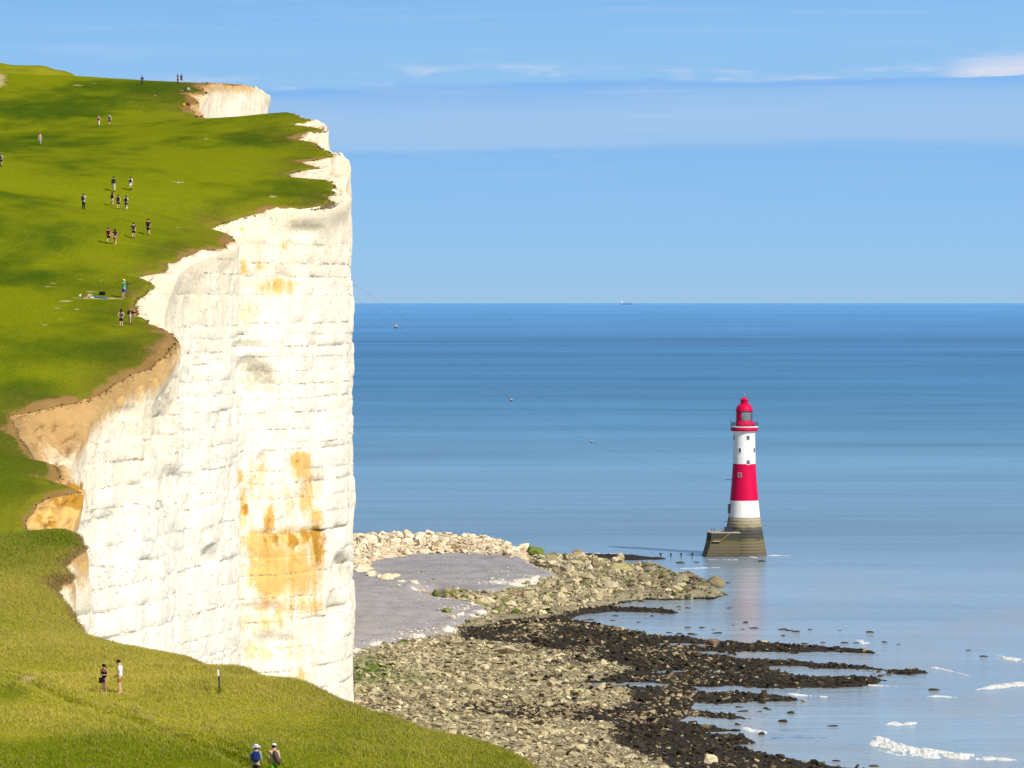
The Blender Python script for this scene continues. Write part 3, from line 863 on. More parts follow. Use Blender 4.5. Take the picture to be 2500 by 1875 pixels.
# chalky milk and submerged ledges close inshore
turb = q.m('MULTIPLY', q.ss(q.noise(q.scale(p, .03, .016, 1), 1.0, 4, 0.6), 0.42, 0.70), q.ss(Y_, 1020, 760))
wc = q.mix(q.m('MULTIPLY', turb, .75), hs.outputs[0], (0.33, 0.31, 0.27, 1))
shelf = q.m('MULTIPLY', q.m('MULTIPLY', q.ss(q.noise(q.scale(p, .05, .045, 1), 1.0, 5, 0.7), 0.60, 0.68), q.ss(q.noise(q.scale(p, .012, .010, 1), 1.0, 2, 0.5), 0.5, 0.62)), q.ss(Y_, 860, 800))
wc = q.mix(q.m('MULTIPLY', shelf, .75), wc, (0.03, 0.05, 0.075, 1))
q.put(b.inputs['Base Color'], wc)
q.put(b.inputs['Roughness'], q.ss(lg, 2.85, 3.3, 0.13, 0.34))
b.inputs['IOR'].default_value = 1.333
q.put(b.inputs['Specular IOR Level'], q.ss(lg, 2.9, 3.5, 0.5, 0.36))
w1 = q.noise(q.scale(p, .25, .55, 1), 1.0, 4, 0.6)
w2 = q.noise(q.scale(p, 1.6, 3.0, 1), 1.0, 3, 0.6)
w3 = q.noise(q.scale(p, .03, .11, 1), 1.0, 3, 0.6)
hh = q.m('ADD', q.m('ADD', q.m('MULTIPLY', w1, .55), q.m('MULTIPLY', w2, .12)), q.m('MULTIPLY', w3, 1.6))
q.put(b.inputs['Normal'], q.bump(hh, 0.35, 0.9))
sea = link('sea', sme, mat=m)
tag(sea, 'calm blue channel water paling to milky chalk grey inshore', kind='structure')
bdm, q, b = mat_new('sea_bed')
b.inputs['Base Color'].default_value = (0.2, 0.2, 0.18, 1)
sb = mesh_np('sea_bed', [(-3000, -200, -4), (3000, -200, -4), (3000, 4000, -4), (-3000, 4000, -4)], [[0, 1, 2, 3]])
tag(link('sea_bed', sb, mat=bdm), 'sandy sea bed under the water', kind='structure')

# breaking foam: low crumpled crests of white water, each a body with thickness
m, q, b = mat_new('foam')
p = q.pos()
nf = q.noise(q.scale(p, 1.2, 1.2, 1.2), 1.0, 4, 0.7)
q.put(b.inputs['Base Color'], q.mix(nf, (0.50, 0.52, 0.53, 1), (0.76, 0.75, 0.71, 1)))
b.inputs['Roughness'].default_value = 0.9
q.put(b.inputs['Normal'], q.bump(nf, 0.8, 0.3))
M_FOAM = m
def foam(pts, label, hgt=0.3, seed=0, name='breaking_wave', th_=0.0):
    """pts: centre line px, py, half width in photo rows"""
    L = [(atz(a, b_ - w_, 0), atz(a, b_ + w_, 0)) for a, b_, w_ in pts]
    n = 260
    tt = np.linspace(0, len(pts) - 1, n)
    ii = np.arange(len(pts))
    A = np.stack([np.interp(tt, ii, [l[0][k] for l in L]) for k in range(3)], 1)
    Bq = np.stack([np.interp(tt, ii, [l[1][k] for l in L]) for k in range(3)], 1)
    v = np.linspace(0, 1, 44)
    Pq = A[:, None] * (1 - v[None, :, None]) + Bq[:, None] * v[None, :, None]
    prof = np.sin(v * math.pi)[None, :] * np.sin(np.clip(tt / tt[-1], 0.0, 1.0) * math.pi)[:, None] ** 0.35
    nz_ = fbm(Pq[..., 0] / 1.3, Pq[..., 1] / 4.5, seed, 5, 301 + seed, .65)
    Pq[..., 2] = (prof * (0.70 + 1.9 * nz_) - 0.34) * hgt * .5 + 0.01
    Fq = gridf(n, 44)
    zq = Pq.reshape(-1, 3)[:, 2]
    Fq = Fq[(zq[Fq] > 0.004).any(1)]
    return tag(link(name, mesh_np(name, Pq.reshape(-1, 3), Fq), mat=M_FOAM), label, 'wave', 'foaming waves near the shore')
foam([(2115, 1812, 3), (2135, 1815, 16), (2170, 1826, 22), (2230, 1836, 17), (2300, 1842, 12), (2400, 1850, 8), (2520, 1856, 5)], 'largest foaming wave, breaking at the lower right', 0.7, 1)
foam([(2130, 1800, 2), (2150, 1806, 8), (2190, 1812, 4)], 'small crest of spray on the back of the largest wave', 0.6, 2)
foam([(2160, 1769, 1), (2185, 1766, 6), (2210, 1767, 5), (2240, 1765, 2)], 'short white wave just above the largest one', 0.4, 3)
foam([(2255, 1700, 1), (2290, 1700, 3.5), (2345, 1703, 1)], 'thin white wave halfway between the reef tip and the frame edge', 0.4, 4)
foam([(2380, 1684, 1), (2420, 1678, 6), (2460, 1672, 9), (2520, 1670, 9)], 'bright breaker against the right edge, below the other one', 0.6, 5)
foam([(2430, 1600, 1), (2455, 1607, 4), (2510, 1614, 7)], 'upper breaker touching the right edge of the picture', 0.5, 6)
foam([(1905, 1690, 1), (1940, 1696, 3), (2025, 1702, 1.5)], 'white fringe along the tip of the second dark reef', 0.35, 7)
foam([(2090, 1562, 1), (2105, 1567, 8), (2125, 1571, 2)], 'puff of spray at the tip of the thin upper reef', 0.5, 8)
foam([(2240, 1627, .7), (2290, 1631, 2), (2370, 1650, 1)], 'thin foam line off the tip of the main dark reef', 0.3, 9)
foam([(1720, 1365.5, .4), (1750, 1366.4, 1.2), (1790, 1366.6, 1.2), (1810, 1365.8, .4)], 'foam line along the landing stage of the lighthouse', 0.25, 10)
foam([(1817, 1361, .4), (1832, 1359.5, 1.4), (1855, 1362.5, .5)], 'curl of foam at the foot of the lighthouse tower', 0.3, 11)
foam([(1850, 1356.6, .4), (1890, 1356, 1.5), (1930, 1357, .5)], 'thin foam streak on the right of the lighthouse foot', 0.2, 12)
foam([(1660, 1388, .5), (1710, 1386.5, 1.6), (1760, 1385, .5)], 'pale ripple of foam between boulder spit and lighthouse', 0.2, 13)
foam([(1390, 1349, .4), (1460, 1351, 1.3), (1540, 1353, .5)], 'surf line on the seaward side of the boulder ridge', 0.25, 14)
foam([(1810, 1776, 3), (1840, 1784, 8), (1875, 1790, 3)], 'patch of foam in the cove beside the nearest rocks', 0.35, 15)
foam([(2000, 1659, .7), (2080, 1670, 1.6), (2200, 1677, .7)], 'faint foam thread below the main dark reef', 0.25, 16)

# ------------------------------------------------------------ rocks
rng = np.random.default_rng(5)
def hull(seed, n=13, sq=(1, 1, .62)):
    r_ = np.random.default_rng(seed)
    v = r_.normal(size=(n, 3)); v /= np.linalg.norm(v, axis=1)[:, None]
    v *= r_.uniform(.78, 1.0, (n, 1)); v *= np.array(sq)
    bm = bmesh.new()
    for c0 in v: bm.verts.new(c0)
    res = bmesh.ops.convex_hull(bm, input=bm.verts)
    bmesh.ops.delete(bm, geom=[e for e in bm.verts if not e.link_faces], context='VERTS')
    bm.verts.index_update()
    V_ = np.array([x_.co[:] for x_ in bm.verts]); F_ = np.array([[a.index for a in f.verts] for f in bm.faces])
    bm.free()
    return V_, F_
HULLS = [hull(40 + i, 10 + i % 4, (1, .8 + .05 * i, .48 + .04 * (i % 4))) for i in range(8)]
m, q, b = mat_new('rock')
rc = q.attr('rgb', True)
tcn = q.n.new('ShaderNodeTexCoord').outputs['Object']
pp = q.pos()
nr = q.noise(q.scale(pp, 2.0, 2.0, 2.0), 1.0, 4, 0.65)
q.put(b.inputs['Base Color'], q.mix(1.0, rc, q.mix(q.ss(nr, 0.3, 0.7), (0.62, 0.60, 0.55, 1), (1.15, 1.12, 1.08, 1)), 'MULTIPLY'))
b.inputs['Roughness'].default_value = 0.85
b.inputs['Specular IOR Level'].default_value = 0.2
q.put(b.inputs['Normal'], q.bump(nr, 0.7, 0.2))
M_ROCK = m
def rocks(name, X0, Y0, Z0, size, rgb, label, kind='stuff', flatn=1.0):
    N = len(X0)
    VV, FF, CC, base_i = [], [], [], 0
    hid = rng.integers(0, len(HULLS), N)
    ang = rng.uniform(0, 2 * math.pi, N)
    tl = rng.normal(0, .32, (N, 2))
    for h_ in range(len(HULLS)):
        idx = np.where(hid == h_)[0]
        if not len(idx): continue
        Vh, Fh = HULLS[h_]
        ca, sa = np.cos(ang[idx])[:, None], np.sin(ang[idx])[:, None]
        s_ = size[idx][:, None]
        vx_, vy_, vz_ = Vh[:, 0][None], Vh[:, 1][None], Vh[:, 2][None] * flatn
        x1, z1 = vx_ + vz_ * tl[idx, :1], vz_ - vx_ * tl[idx, :1]
        y1, z2 = vy_ + z1 * tl[idx, 1:], z1 - vy_ * tl[idx, 1:]
        xx = (x1 * ca - y1 * sa) * s_ + X0[idx][:, None]
        yy = (x1 * sa + y1 * ca) * s_ + Y0[idx][:, None]
        zz = z2 * s_ + Z0[idx][:, None]
        VV.append(np.stack([xx, yy, zz], -1).reshape(-1, 3))
        FF.append((Fh[None] + (np.arange(len(idx)) * len(Vh))[:, None, None]).reshape(-1, 3) + base_i)
        CC.append(np.repeat(rgb[idx], len(Vh), 0))
        base_i += len(idx) * len(Vh)
    me = mesh_np(name, np.concatenate(VV), np.concatenate(FF), False)
    cattr(me, 'rgb', np.concatenate(CC))
    return tag(link(name, me, mat=M_ROCK), label, kind=kind)
def scatter(n, x0, x1, y0, y1, wfun):
    xs, ys = rng.uniform(x0, x1, n), rng.uniform(y0, y1, n)
    k = rng.uniform(0, 1, n) < wfun(xs, ys)
    return xs[k], ys[k]
def tint(n, a, b_, wild=.12):
    t = rng.uniform(0, 1, (n, 1))
    return np.clip((np.array(a) * (1 - t) + np.array(b_) * t) * (1 + rng.normal(0, wild, (n, 1))), 0.004, 0.95)
edge_x = lambda ys: (870 - CX) / F * ys - 3
visx = lambda xs, ys: (xs > edge_x(ys))
SDX = lambda a, b_: zat(SDm['tan'], a, b_)
# tan boulder field
xs, ys = scatter(80000, -45, 75, 505, 790, lambda a, b_: zat(W['tan'], a, b_) * (1 - zat(W['shingle'], a, b_)) * (1 - 0.85 * zat(darkw, a, b_)) * visx(a, b_) * .92)
xs, ys = xs[:19000], ys[:19000]
sz = np.clip(rng.lognormal(-1.22, .52, len(xs)), .14, 1.25)
cc = tint(len(xs), (.28, .235, .135), (.52, .455, .30), .20)
ag = np.clip(zat(np.clip(algae, 0, 1), xs, ys) * rng.uniform(0.2, 1.5, len(xs)), 0, 1)[:, None]
cc = cc * (1 - ag) + np.array([.10, .17, .02]) * ag
dk = (rng.uniform(0, 1, len(xs)) < .14)[:, None]
cc = np.where(dk, cc * .35, cc)
rocks('tan_rubble', xs, ys, zb(xs, ys) + sz * .18, sz, cc, 'tan and buff chalk rubble strewn between the cliff foot and the seaweed', flatn=.8)
# seaweed covered rocks
xs, ys = scatter(70000, -30, 130, 520, 860, lambda a, b_: np.clip(zat(darkw, a, b_), 0, 1) * (1 - zat(W['shingle'], a, b_)) * (zb(a, b_) > -.25) * visx(a, b_) * .8)
xs, ys = xs[:11000], ys[:11000]
sz = np.clip(rng.lognormal(-1.25, .50, len(xs)), .14, 1.0)
cc = tint(len(xs), (.014, .011, .008), (.070, .052, .030), .3)
lt = (rng.uniform(0, 1, len(xs)) < .07 + .75 * sst(fbm(xs / 7, ys / 14, 0, 3, 511), -.1, .35) * sst(45 - xs, 0, 25) + .42 * sst(-zat(SDm['dark'], xs, ys), -9, 0) * sst(SDX(xs, ys), -4, 3))[:, None]
cc = np.where(lt, tint(len(xs), (.16, .12, .065), (.42, .35, .22), .2), cc)
rocks('seaweed_rubble', xs, ys, zb(xs, ys) + sz * .15, sz, cc, 'dark weed covered cobbles of the tidal flats')
# pale rubble bank
xs, ys = scatter(9000, -60, 20, 890, 1120, lambda a, b_: zat(W['pile'], a, b_) * visx(a, b_))
sz = np.clip(rng.lognormal(-.55, .42, len(xs)), .3, 1.5)
cc = tint(len(xs), (.52, .40, .25), (.80, .70, .54), .10)
rocks('chalk_rubble', xs, ys, zb(xs, ys) + sz * .2, sz, cc, 'heaped pale chalk rubble at the far end of the shingle')
# ridge rubble
xs, ys = scatter(26000, -15, 80, 800, 1080, lambda a, b_: zat(np.maximum(W['ridge'], W['tan'] * (GY > 790)), a, b_) * (1 - zat(W['shingle'], a, b_)) * .75)
sz = np.clip(rng.lognormal(-.85, .45, len(xs)), .2, 1.3)
cc = tint(len(xs), (.26, .215, .13), (.56, .48, .32), .18)
drk = np.clip(sst(xs, 18, 52)[:, None] * rng.uniform(.3, 1.3, (len(xs), 1)), 0, 1)
cc = cc * (1 - drk * .75)
gr = (rng.uniform(0, 1, len(xs)) < .10)[:, None]
cc = np.where(gr, np.array([[.12, .18, .03]]), cc)
rocks('ridge_rubble', xs, ys, zb(xs, ys) + sz * .2, sz, cc, 'broken buff blocks packed along the boulder ridge')
xs, ys = scatter(16000, -50, 25, 640, 1010, lambda a, b_: zat(W['shingle'] * (1 - W['pile']), a, b_) * visx(a, b_) * .6)
xs, ys = xs[:7000], ys[:7000]
sz = np.clip(rng.lognormal(-2.1, .45, len(xs)), .07, .4)
rocks('shingle_pebbles', xs, ys, zb(xs, ys) + sz * .1, sz, np.where(rng.uniform(0, 1, (len(xs), 1)) < .3, tint(len(xs), (.55, .50, .44), (.72, .68, .62)), tint(len(xs), (.20, .18, .18), (.34, .31, .31))), 'scattered grey and pale stones on the shingle', flatn=.7)
# crumbling clods and turf lumps all along the broken rim
ei = np.where((E_[:, 1] > 205) & (E_[:, 1] < 740))[0]
ei = ei[rng.integers(0, len(ei), 6000)]
off_ = np.abs(rng.normal(0, .38, len(ei))) * np.clip(E_[ei, 1] / 380, .5, 1.3)
kd = (K_[ei] - E_[ei]); kd /= np.maximum(np.linalg.norm(kd, axis=1)[:, None], .3)
sgn = np.where(rng.uniform(0, 1, len(ei)) < .45, -.6, 1.0)
cp = E_[ei] + kd * np.minimum(off_, np.linalg.norm(K_[ei] - E_[ei], axis=1) * .8)[:, None] * sgn[:, None]
cp[:, 2] = E_[ei, 2] - .30 + np.where(sgn > 0, kd[:, 2] * off_ * .9, .02)
sz = np.clip(rng.lognormal(-2.55, .5, len(ei)), .03, .22) * np.clip(E_[ei, 1] / 400, .5, 1.3)
t_ = rng.uniform(0, 1, (len(ei), 1))
cc = np.where(t_ < .4, np.array([[.19, .115, .045]]), np.where(t_ < .75, np.array([[.30, .20, .09]]), np.array([[.13, .14, .02]])))
rocks('crumbling_soil', cp[:, 0], cp[:, 1], cp[:, 2], sz, cc * rng.uniform(.7, 1.3, (len(ei), 1)), 'brown clods and turf lumps crumbling along the cliff rim')
# white washed cobbles along the shingle edge
xs, ys = scatter(60000, -50, 25, 640, 1000, lambda a, b_: zat(np.clip(pale_line, 0, 1), a, b_) ** 1.2 * visx(a, b_) * .7)
xs, ys = xs[:6500], ys[:6500]
sz = np.clip(rng.lognormal(-1.5, .4, len(xs)), .12, .5)
rocks('white_cobbles', xs, ys, zb(xs, ys) + sz * .1, sz, tint(len(xs), (.70, .62, .52), (.86, .82, .74), .04), 'washed white chalk cobbles fringing the grey shingle', flatn=.6)

# boulders one can pick out, each a thing of its own
def boulder_mesh(seed, rgb, sub=True):
    r_ = np.random.default_rng(seed)
    Vh, Fh = hull(seed, 14 + seed % 5, (1, r_.uniform(.7, 1), r_.uniform(.5, .8)))
    me = mesh_np('boulder', Vh, Fh, False)
    cattr(me, 'rgb', np.repeat(np.array([rgb]), len(Vh), 0))
    me.materials.append(M_ROCK)
    return me
def boulders(name, pts, sizes, cols, label, cat, group):
    shared = {}
    for i, ((x_, y_), s_, c_) in enumerate(zip(pts, sizes, cols)):
        k = (i % 6, tuple(np.round(c_, 2)))
        if k not in shared: shared[k] = boulder_mesh(900 + i % 6, np.round(c_, 2))
        o = link(name, shared[k])
        z_ = max(float(zb(np.array([x_]), np.array([y_]))[0]), -0.25)
        o.location = (x_, y_, z_ + s_ * .16)
        o.scale = (s_, s_ * random.uniform(.75, 1.1), s_ * random.uniform(.7, 1.1))
        o.rotation_euler = (random.uniform(-.35, .35), random.uniform(-.35, .35), random.uniform(0, 6.28))
        sz_w = 'large' if s_ > np.percentile(sizes, 66) else ('small' if s_ < np.percentile(sizes, 33) else 'medium')
        lum = sum(c_) / 3
        tone = 'green tinged' if c_[1] > c_[0] * .98 else ('black' if lum < .04 else 'dark brown' if lum < .12 else 'brown' if lum < .28 else 'buff' if lum < .42 else 'cream' if lum < .60 else 'whitish')
        ppx, ppy = pix(np.array([x_, y_, z_]))
        tag(o, label.format(size=sz_w, tone=tone, **where(group, float(ppx), float(ppy))), cat, group)
def where(group, a, b_):
    """which part of its bank a boulder lies in"""
    if 'rubble bank' in group:
        return dict(w=('beside the cliff', 'left of the middle', 'right of the middle', 'at the right end')[min(3, int((a - 860) / 108))], v='crest' if b_ < 1312 else 'middle' if b_ < 1335 else 'foot')
    if 'of the ridge' in group:
        return dict(w=('nearest the mossed boulder', 'left half', 'centre', 'right half', 'outer tip')[max(0, min(4, int((a - 1290) / 96)))], v='seaward side' if b_ < 1385 else 'back' if b_ < 1425 else 'landward side')
    if 'tan rubble' in group:
        return dict(w=('against the cliff', 'left of centre', 'in the centre', 'right of centre', 'near the weed')[max(0, min(4, int((a - 880) / 120)))], v='top' if b_ < 1650 else 'upper middle' if b_ < 1720 else 'lower middle' if b_ < 1800 else 'bottom')
    if 'tidal flats' in group:
        return dict(w=('inner', 'middle', 'outer')[max(0, min(2, int((a - 1400) / 183)))], v='upper reef' if b_ < 1590 else 'main reef' if b_ < 1690 else 'lower reef' if b_ < 1780 else 'bottom edge')
    return dict(w=('at the cliff end', 'left of the middle', 'in the middle', 'right of the middle', 'at the far right end')[max(0, min(4, int((a - 860) / 94)))], v='upper' if b_ < 1420 else 'middle' if b_ < 1490 else 'lower')
pal_tan = [(.50, .43, .27), (.42, .36, .23), (.58, .51, .36), (.34, .29, .18)]
pal_white = [(.74, .64, .48), (.80, .71, .55), (.66, .55, .38)]
pal_green = [(.17, .20, .05), (.24, .23, .08), (.10, .15, .02)]
pal_dark = [(.035, .028, .02), (.06, .047, .03), (.02, .017, .014)]
pk = lambda pal, n: [pal[random.randrange(len(pal))] for _ in range(n)]
def spread(n, pxr, pyr, z, cond):
    o_ = []
    while len(o_) < n:
        a, b_ = random.uniform(*pxr), random.uniform(*pyr)
        w_ = atz(a, b_, z)
        if cond(w_): o_.append((w_[0], w_[1]))
    return o_
v1 = lambda k, w_: float(zat(W[k], np.array([w_[0]]), np.array([w_[1]]))[0])
pts = spread(70, (860, 1290), (1290, 1360), 3.5, lambda w_: v1('pile', w_) > .6)
boulders('boulder', pts, [random.uniform(1.0, 2.4) for _ in pts], pk(pal_white, 70), '{size} {tone} boulder at the {v} of the rubble bank, {w}', 'boulder', 'chalk boulders of the far rubble bank')
pts = spread(85, (1290, 1760), (1350, 1470), 1.6, lambda w_: v1('ridge', w_) > .6)
boulders('boulder', pts, [random.uniform(1.0, 2.5) for _ in pts], [tuple(np.array(c_) * (.5 if p_[0] > 28 and random.random() < .6 else 1)) for c_, p_ in zip(pk(pal_tan, 85), pts)], '{size} {tone} boulder on the ridge, {v}, {w}', 'boulder', 'boulders of the ridge')
pts = spread(70, (880, 1480), (1580, 1870), 1.5, lambda w_: v1('tan', w_) > .7 and v1('shingle', w_) < .3)
boulders('boulder', pts, [random.uniform(.8, 1.5) for _ in pts], pk(pal_tan, 70), '{size} {tone} block in the {v} of the rubble field, {w}', 'boulder', 'larger blocks of the tan rubble field')
pts = spread(45, (1400, 1950), (1500, 1870), .4, lambda w_: float(zat(darkw, np.array([w_[0]]), np.array([w_[1]]))[0]) > .5)
boulders('boulder', pts, [random.uniform(.7, 1.3) for _ in pts], pk(pal_dark, 45), '{size} {tone} weedy boulder on the {v}, {w} part', 'boulder', 'dark boulders of the tidal flats')
# row of blocks between the two shingle hollows
rowp = [(862, 1395, 1.9, 1), (880, 1400, 2.6, 1), (895, 1398, 2.4, 1), (905, 1412, 1.8, 1), (868, 1378, 1.6, 1), (885, 1368, 1.7, 1), (920, 1366, 2.0, 1), (928, 1415, 1.6, 1), (945, 1418, 2.0, 1), (965, 1412, 1.8, 1), (980, 1424, 1.3, 1), (1012, 1424, 1.5, 1), (1030, 1428, 1.3, 1), (1048, 1440, 1.6, 2), (1062, 1432, 1.6, 2), (1090, 1440, 1.5, 2), (1108, 1445, 2.2, 2), (1130, 1450, 1.6, 2), (1150, 1450, 1.6, 0),
        (1168, 1468, 1.7, 2), (1190, 1462, 2.3, 0), (1210, 1455, 1.7, 2), (1235, 1456, 2.1, 2), (1250, 1466, 1.8, 0), (1215, 1478, 1.7, 2), (1190, 1482, 1.3, 0), (1260, 1484, 1.5, 2), (1090, 1494, 1.6, 2), (1125, 1500, 1.3, 1), (1140, 1508, 1.2, 2), (1105, 1508, 1.2, 1), (1022, 1560, 1.2, 1), (985, 1562, 1.1, 2), (940, 1570, 1.1, 2), (975, 1432, .9, 1), (1300, 1465, 1.8, 0), (1330, 1475, 1.7, 0)]
boulders('boulder', [tuple(atz(a, b_, 2.6)[:2]) for a, b_, _, _ in rowp], [s_ * .95 for _, _, s_, _ in rowp], [(pal_tan, pal_white, pal_green)[k_][i % 3] for i, (_, _, _, k_) in enumerate(rowp)], '{size} {tone} block in the {v} row across the shingle, {w}', 'boulder', 'row of boulders across the shingle')
# black rocks awash
aw = [(1465, 1469), (1475, 1453), (1508, 1468), (1565, 1469), (1658, 1482), (1679, 1485), (1655, 1488), (1780, 1485), (1502, 1504), (1496, 1515), (1443, 1514), (1425, 1514), (1560, 1519), (1632, 1545), (1660, 1548), (1690, 1549), (1700, 1549), (1752, 1546), (1790, 1527), (1680, 1533), (1714, 1533), (1738, 1537), (1912, 1537), (1925, 1540), (1945, 1543), (1978, 1537), (1850, 1534), (1840, 1534), (2050, 1539), (2125, 1544), (2160, 1568), (2190, 1573), (2090, 1570), (2060, 1570), (2010, 1569), (1965, 1572), (2140, 1600), (1940, 1596), (2400, 1603), (2365, 1588), (2280, 1685), (1850, 1738), (1815, 1737), (1790, 1743), (1820, 1710), (1805, 1727), (1873, 1733), (2034, 1773), (2040, 1858), (2135, 1871), (1890, 1862), (1930, 1864), (1960, 1868), (1700, 1373), (1662, 1375), (1860, 1371), (1842, 1370), (1600, 1362), (1725, 1424), (1752, 1426), (1775, 1424)]
aw_p = [tuple(atz(a, b_, 0)[:2]) for a, b_ in aw]
for i, (x_, y_) in enumerate(aw_p):
    s_ = random.uniform(.5, 1.2) * (.8 + .3 * (y_ > 900))
    o = link('rock', boulder_mesh(930 + i % 5, pal_dark[i % 3]) if i < 5 else aw_m[i % 5])
    if i == 0: aw_m = []
    if i < 5: aw_m.append(o.data)
    o.location = (x_, y_, -s_ * .12)
    o.scale = (s_ * 1.5, s_, s_ * .75)
    o.rotation_euler = (0, 0, random.uniform(-.5, .5))
    a_, b_ = aw[i]
    hz_ = 'in the bay inside the ridge' if b_ < 1520 and a_ < 1700 else 'beside the old stumps' if b_ < 1380 else 'off the thin upper reef' if b_ < 1600 else 'off the main reef' if b_ < 1700 else 'in the lower cove' if b_ < 1800 else 'at the bottom edge'
    vt_ = ('far left', 'left', 'middle', 'right', 'far right')[min(4, max(0, int((a_ - 1400) / 180)))]
    tag(o, '%s black weedy rock awash %s, %s one' % ('low' if s_ < .8 else 'broad', hz_, vt_), 'rock', 'rocks awash off the reefs')
def one(px, py, s, rgb, label, z=1.5, stretch=(1, 1, 1), seed=77, rz=0.0, up=.3):
    w_ = atz(px, py, z)
    o = link('boulder', boulder_mesh(seed, rgb))
    z_ = max(float(zb(np.array([w_[0]]), np.array([w_[1]]))[0]), -.2)
    o.location = (w_[0], w_[1], z_ + s * up)
    o.scale = (s * stretch[0], s * stretch[1], s * stretch[2])
    o.rotation_euler = (0.1, 0.15, rz)
    return tag(o, label, 'boulder')
one(1305, 1352, 2.9, (.15, .20, .04), 'big green mossed boulder where rubble bank meets ridge', 2.0, (1.1, 1, 1.2), 61)
one(1408, 1352, 2.9, (.30, .23, .13), 'tall brown peaked boulder on the seaward edge of the ridge', 1.6, (1.2, 1, 1.1), 62)
one(1512, 1362, 2.2, (.42, .35, .22), 'smaller upright pale boulder right of the brown peaked one', 1.2, (.8, .9, 1.4), 63)
one(1742, 1430, 2.5, (.24, .19, .11), 'pyramid shaped boulder at the outer tip of the ridge', .4, (1.3, 1, 1.5), 64)
one(1520, 1400, 2.8, (.36, .33, .16), 'very large greenish slab in the middle of the ridge', 1.6, (1.5, 1, .9), 65)
one(1455, 1385, 2.3, (.27, .22, .13), 'dark faced wedge boulder left of the large greenish slab', 1.8, (1.3, 1, 1.1), 66)
one(1690, 1420, 2.3, (.26, .21, .13), 'long brown boulder just inside the tip of the ridge', 1.0, (1.6, 1, 1), 67)
one(1238, 1600, 1.8, (.42, .36, .24), 'broad tan slab lying at the top of the rubble field', 1.3, (1.7, 1, .8), 68)
one(1735, 1860, 1.4, (.62, .55, .38), 'pale triangular rock among dark weed at the bottom edge', .6, (1, .8, 1.2), 69)
one(1740, 1570, 1.5, (.20, .13, .09), 'rounded reddish brown boulder on the thin upper reef', .4, (1.3, 1, .9), 70)
one(1868, 1565, .9, (.60, .48, .32), 'small sandy boulder on the thin upper reef', .4, (1.2, 1, .9), 71)
one(1160, 1690, 1.5, (.40, .35, .22), 'angular block casting shadow in the middle of the rubble', 1.5, (1.4, .9, 1), 72)
# ------------------------------------------------------------ mesh pieces
class MB:
    def __init__(s): s.v, s.f, s.sm = [], [], []
    def add(s, V_, F_, smooth=False):
        o = len(s.v); s.v += [tuple(map(float, a)) for a in V_]; s.f += [tuple(i + o for i in f) for f in F_]; s.sm += [smooth] * len(F_)
        return s
    def box(s, c, d, rz=0.0, taper=1.0):
        hx_, hy_, hz_ = d[0] / 2, d[1] / 2, d[2] / 2
        V_ = []
        for sz_ in (-1, 1):
            k = taper if sz_ > 0 else 1
            for a, b_ in ((-1, -1), (1, -1), (1, 1), (-1, 1)):
                X0, Y0 = a * hx_ * k, b_ * hy_ * k
                V_.append((c[0] + X0 * math.cos(rz) - Y0 * math.sin(rz), c[1] + X0 * math.sin(rz) + Y0 * math.cos(rz), c[2] + sz_ * hz_))
        return s.add(V_, [(3, 2, 1, 0), (4, 5, 6, 7), (0, 1, 5, 4), (1, 2, 6, 5), (2, 3, 7, 6), (3, 0, 4, 7)])
    def tube(s, pts, rad, n=8, cap=True, smooth=True):
        pts = [Vector(p_) for p_ in pts]
        if not hasattr(rad, '__len__'): rad = [rad] * len(pts)
        V_, up = [], None
        for i, p_ in enumerate(pts):
            t = (pts[min(i + 1, len(pts) - 1)] - pts[max(i - 1, 0)]).normalized()
            up = Vector((0, 0, 1)) if abs(t.z) < .9 else Vector((1, 0, 0))
            a = t.cross(up).normalized(); b_ = a.cross(t).normalized()
            for j in range(n):
                an = 2 * math.pi * j / n
                V_.append(p_ + (a * math.cos(an) + b_ * math.sin(an)) * rad[i])
        F_ = [(i * n + j, i * n + (j + 1) % n, (i + 1) * n + (j + 1) % n, (i + 1) * n + j) for i in range(len(pts) - 1) for j in range(n)]
        s.add(V_, F_, smooth)
        if cap:
            s.f += [tuple(len(s.v) - len(V_) + j for j in range(n))[::-1], tuple(len(s.v) - n + j for j in range(n))]; s.sm += [False, False]
        return s
    def lathe(s, prof, n=48, c=(0, 0, 0), a0=0, a1=2 * math.pi, smooth=True, caps=False):
        full_c = abs(a1 - a0 - 2 * math.pi) < 1e-6
        m_ = n if full_c else n + 1
        V_ = [(c[0] + r_ * math.sin(a0 + (a1 - a0) * j / n), c[1] - r_ * math.cos(a0 + (a1 - a0) * j / n), c[2] + z_) for r_, z_ in prof for j in range(m_)]
        F_ = [(i * m_ + j, i * m_ + (j + 1) % m_, (i + 1) * m_ + (j + 1) % m_, (i + 1) * m_ + j) for i in range(len(prof) - 1) for j in range(n)]
        s.add(V_, F_, smooth)
        if caps: s.f += [tuple(len(s.v) - m_ + j for j in range(m_))]; s.sm += [False]
        return s
    def ball(s, c, r_, n=10, sq=(1, 1, 1)):
        V_, F_ = [], []
        for i in range(n + 1):
            th_ = math.pi * i / n
            for j in range(n):
                ph = 2 * math.pi * j / n
                V_.append((c[0] + r_ * sq[0] * math.sin(th_) * math.cos(ph), c[1] + r_ * sq[1] * math.sin(th_) * math.sin(ph), c[2] + r_ * sq[2] * math.cos(th_)))
        for i in range(n):
            for j in range(n): F_.append((i * n + j, (i + 1) * n + j, (i + 1) * n + (j + 1) % n, i * n + (j + 1) % n))
        return s.add(V_, F_, True)
    def mesh(s, name):
        me = bpy.data.meshes.new(name); me.from_pydata(s.v, [], s.f); me.polygons.foreach_set('use_smooth', s.sm); me.update(); return me
    def obj(s, name, mat, parent=None, loc=None): return link(name, s.mesh(name), parent, mat, loc)

